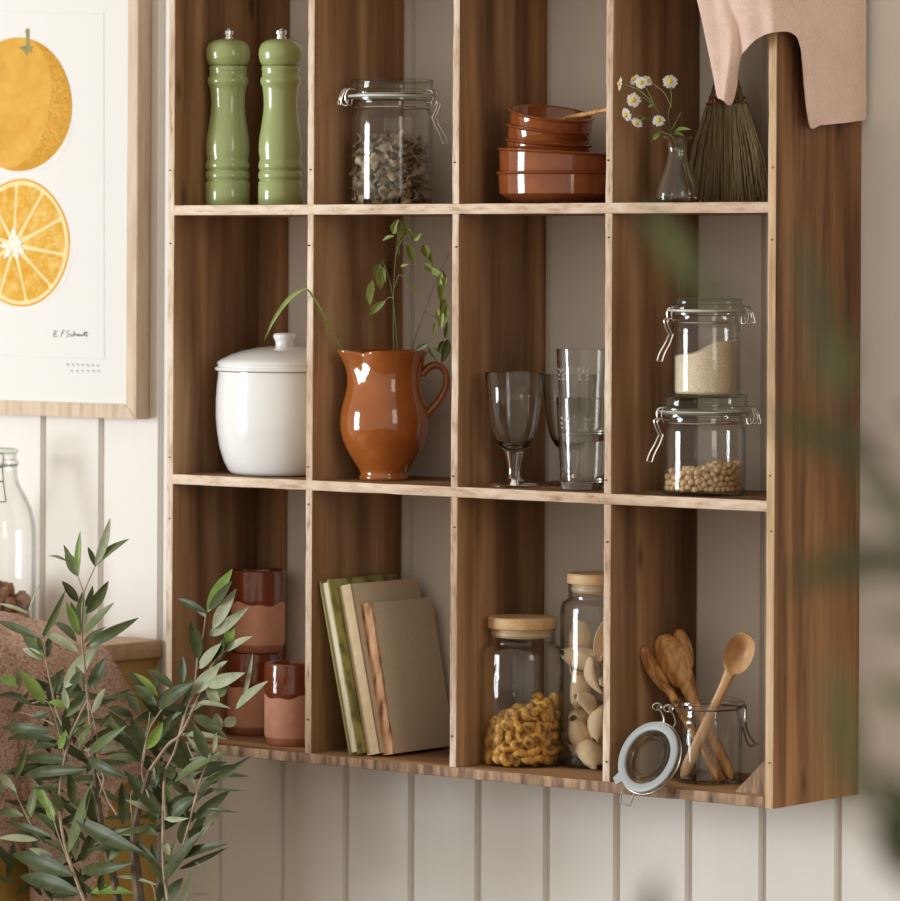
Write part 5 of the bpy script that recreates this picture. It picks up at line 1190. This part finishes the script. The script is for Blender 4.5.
tube(bm, pts_smooth([tuple(p1), (p1.x + .005, p1.y, .6), (pot_c.x - .01, pot_c.y, .26)], 14), [.006 + .003 * i / 13 for i in range(14)], n=9)
tube(bm, pts_smooth([tuple(p2), (p2.x + .005, p2.y, .6), (pot_c.x + .012, pot_c.y, .26)], 14), [.0085 + .003 * i / 13 for i in range(14)], n=9)
mk('lower_trunk', bm, 'trunk', t)

# ------------------------------------------------------------------ second plant, close to the lens
DN = 1.30
def near(x, y, d=0): return CAM + ray(x, y) * (DN + d)
sn = DN / F
fc = near(960, 1400); fpc = V((fc.x, fc.y, 0))
t = thing('foreground_plant', 'dark leafy potted plant close to the lens, thrown out of focus at the right edge', 'plant', fpc)
FL = [(700, 300, 640, 205, 15, 'm', .1), (700, 295, 742, 300, 9, 'm', .1), (828, 395, 790, 225, 15, 'd', .05), (835, 400, 845, 330, 10, 'm', .0), (885, 470, 752, 418, 17, 'd', 0), (940, 560, 775, 588, 22, 'd', -.05), (935, 545, 850, 480, 16, 'm', .05), (945, 590, 880, 545, 26, 'd', -.1),
      (852, 800, 822, 655, 15, 'm', 0), (950, 850, 850, 770, 24, 'd', -.05), (960, 900, 872, 850, 24, 'd', 0), (960, 720, 865, 690, 17, 'm', .05), (900, 880, 885, 780, 20, 'd', 0), (960, 420, 890, 420, 12, 'm', .1), (640, 960, 655, 872, 13, 'm', .1), (940, 640, 870, 620, 14, 'm', .1)]
bm = B()
for (x, y, x2, y2, w, tone, d) in FL:
    leaf_geo(bm, near(x, y, d), near(x2, y2, d + random.uniform(-.03, .03)), -FW + UP * random.uniform(.2, .8) + RT * random.uniform(-.4, .4), w * sn * (1 + d / DN), .05, crease=.2, m0=TM[tone], m1=4, n=9)
mk('foliage', bm, ['lf_dark', 'lf_mid', 'lf_bright', 'lf_pale', 'lf_under'], t, sharp=70)
bm = B()
def ns(pts, r0, r1):
    P_ = pts_smooth([tuple(near(x, y, d)) for x, y, d in pts], 8 * len(pts)); n = len(P_)
    tube(bm, P_, [r0 + (r1 - r0) * i / (n - 1) for i in range(n)], n=7)
ns([(960, 1400, 0), (965, 1000, 0), (955, 760, 0), (945, 560, -.02), (925, 420, .05)], .004, .002)
ns([(945, 590, 0), (890, 470, .02), (830, 395, .05), (700, 298, .1)], .0016, .0008); ns([(962, 930, 0), (900, 860, 0), (852, 800, 0)], .0016, .001); ns([(965, 1100, 0), (800, 1040, .05), (640, 960, .1)], .0018, .001)
tube(bm, pts_smooth([tuple(near(960, 1400)), (fpc.x, fpc.y, .5), (fpc.x, fpc.y, .26)], 12), .0045, n=8)
mk('stem', bm, 'trunk', t)
pot(t, fpc, .13, .28, 0)

# ------------------------------------------------------------------ light
w = bpy.data.worlds.new('world'); SC.world = w; w.use_nodes = True
w.node_tree.nodes['Background'].inputs['Color'].default_value = (1.0, .875, .715, 1)
w.node_tree.nodes['Background'].inputs['Strength'].default_value = .74
def area(name, loc, target, sx, sy, power, color):
    l = bpy.data.lights.new(name, 'AREA'); l.shape = 'RECTANGLE'; l.size = sx; l.size_y = sy; l.energy = power; l.color = color
    o = bpy.data.objects.new(name, l); C.objects.link(o); o.location = loc
    o.rotation_euler = (V(target) - V(loc)).to_track_quat('-Z', 'Y').to_euler()
    return o
def polar(az, d, z): return (.72 + math.sin(math.radians(az)) * d, -.1 - math.cos(math.radians(az)) * d, z)
area('window_light', polar(-38, 3.6, 1.22), (.72, -.1, 1.2), .95, 1.45, 96, (.885, .965, 1.0))
area('far_window_light', polar(66, 4.5, 1.9), (.72, -.1, 1.2), 1.0, 1.6, 16, (1, .95, .88))
SC.cycles.transparent_max_bounces = 40; SC.cycles.max_bounces = 14; SC.cycles.transmission_bounces = 12; SC.cycles.use_denoising = True
SC.cycles.sample_clamp_indirect = 6
vs = SC.view_settings; vs.view_transform = 'Standard'; vs.look = 'None'; vs.exposure = 0; vs.gamma = 1; vs.use_curve_mapping = False
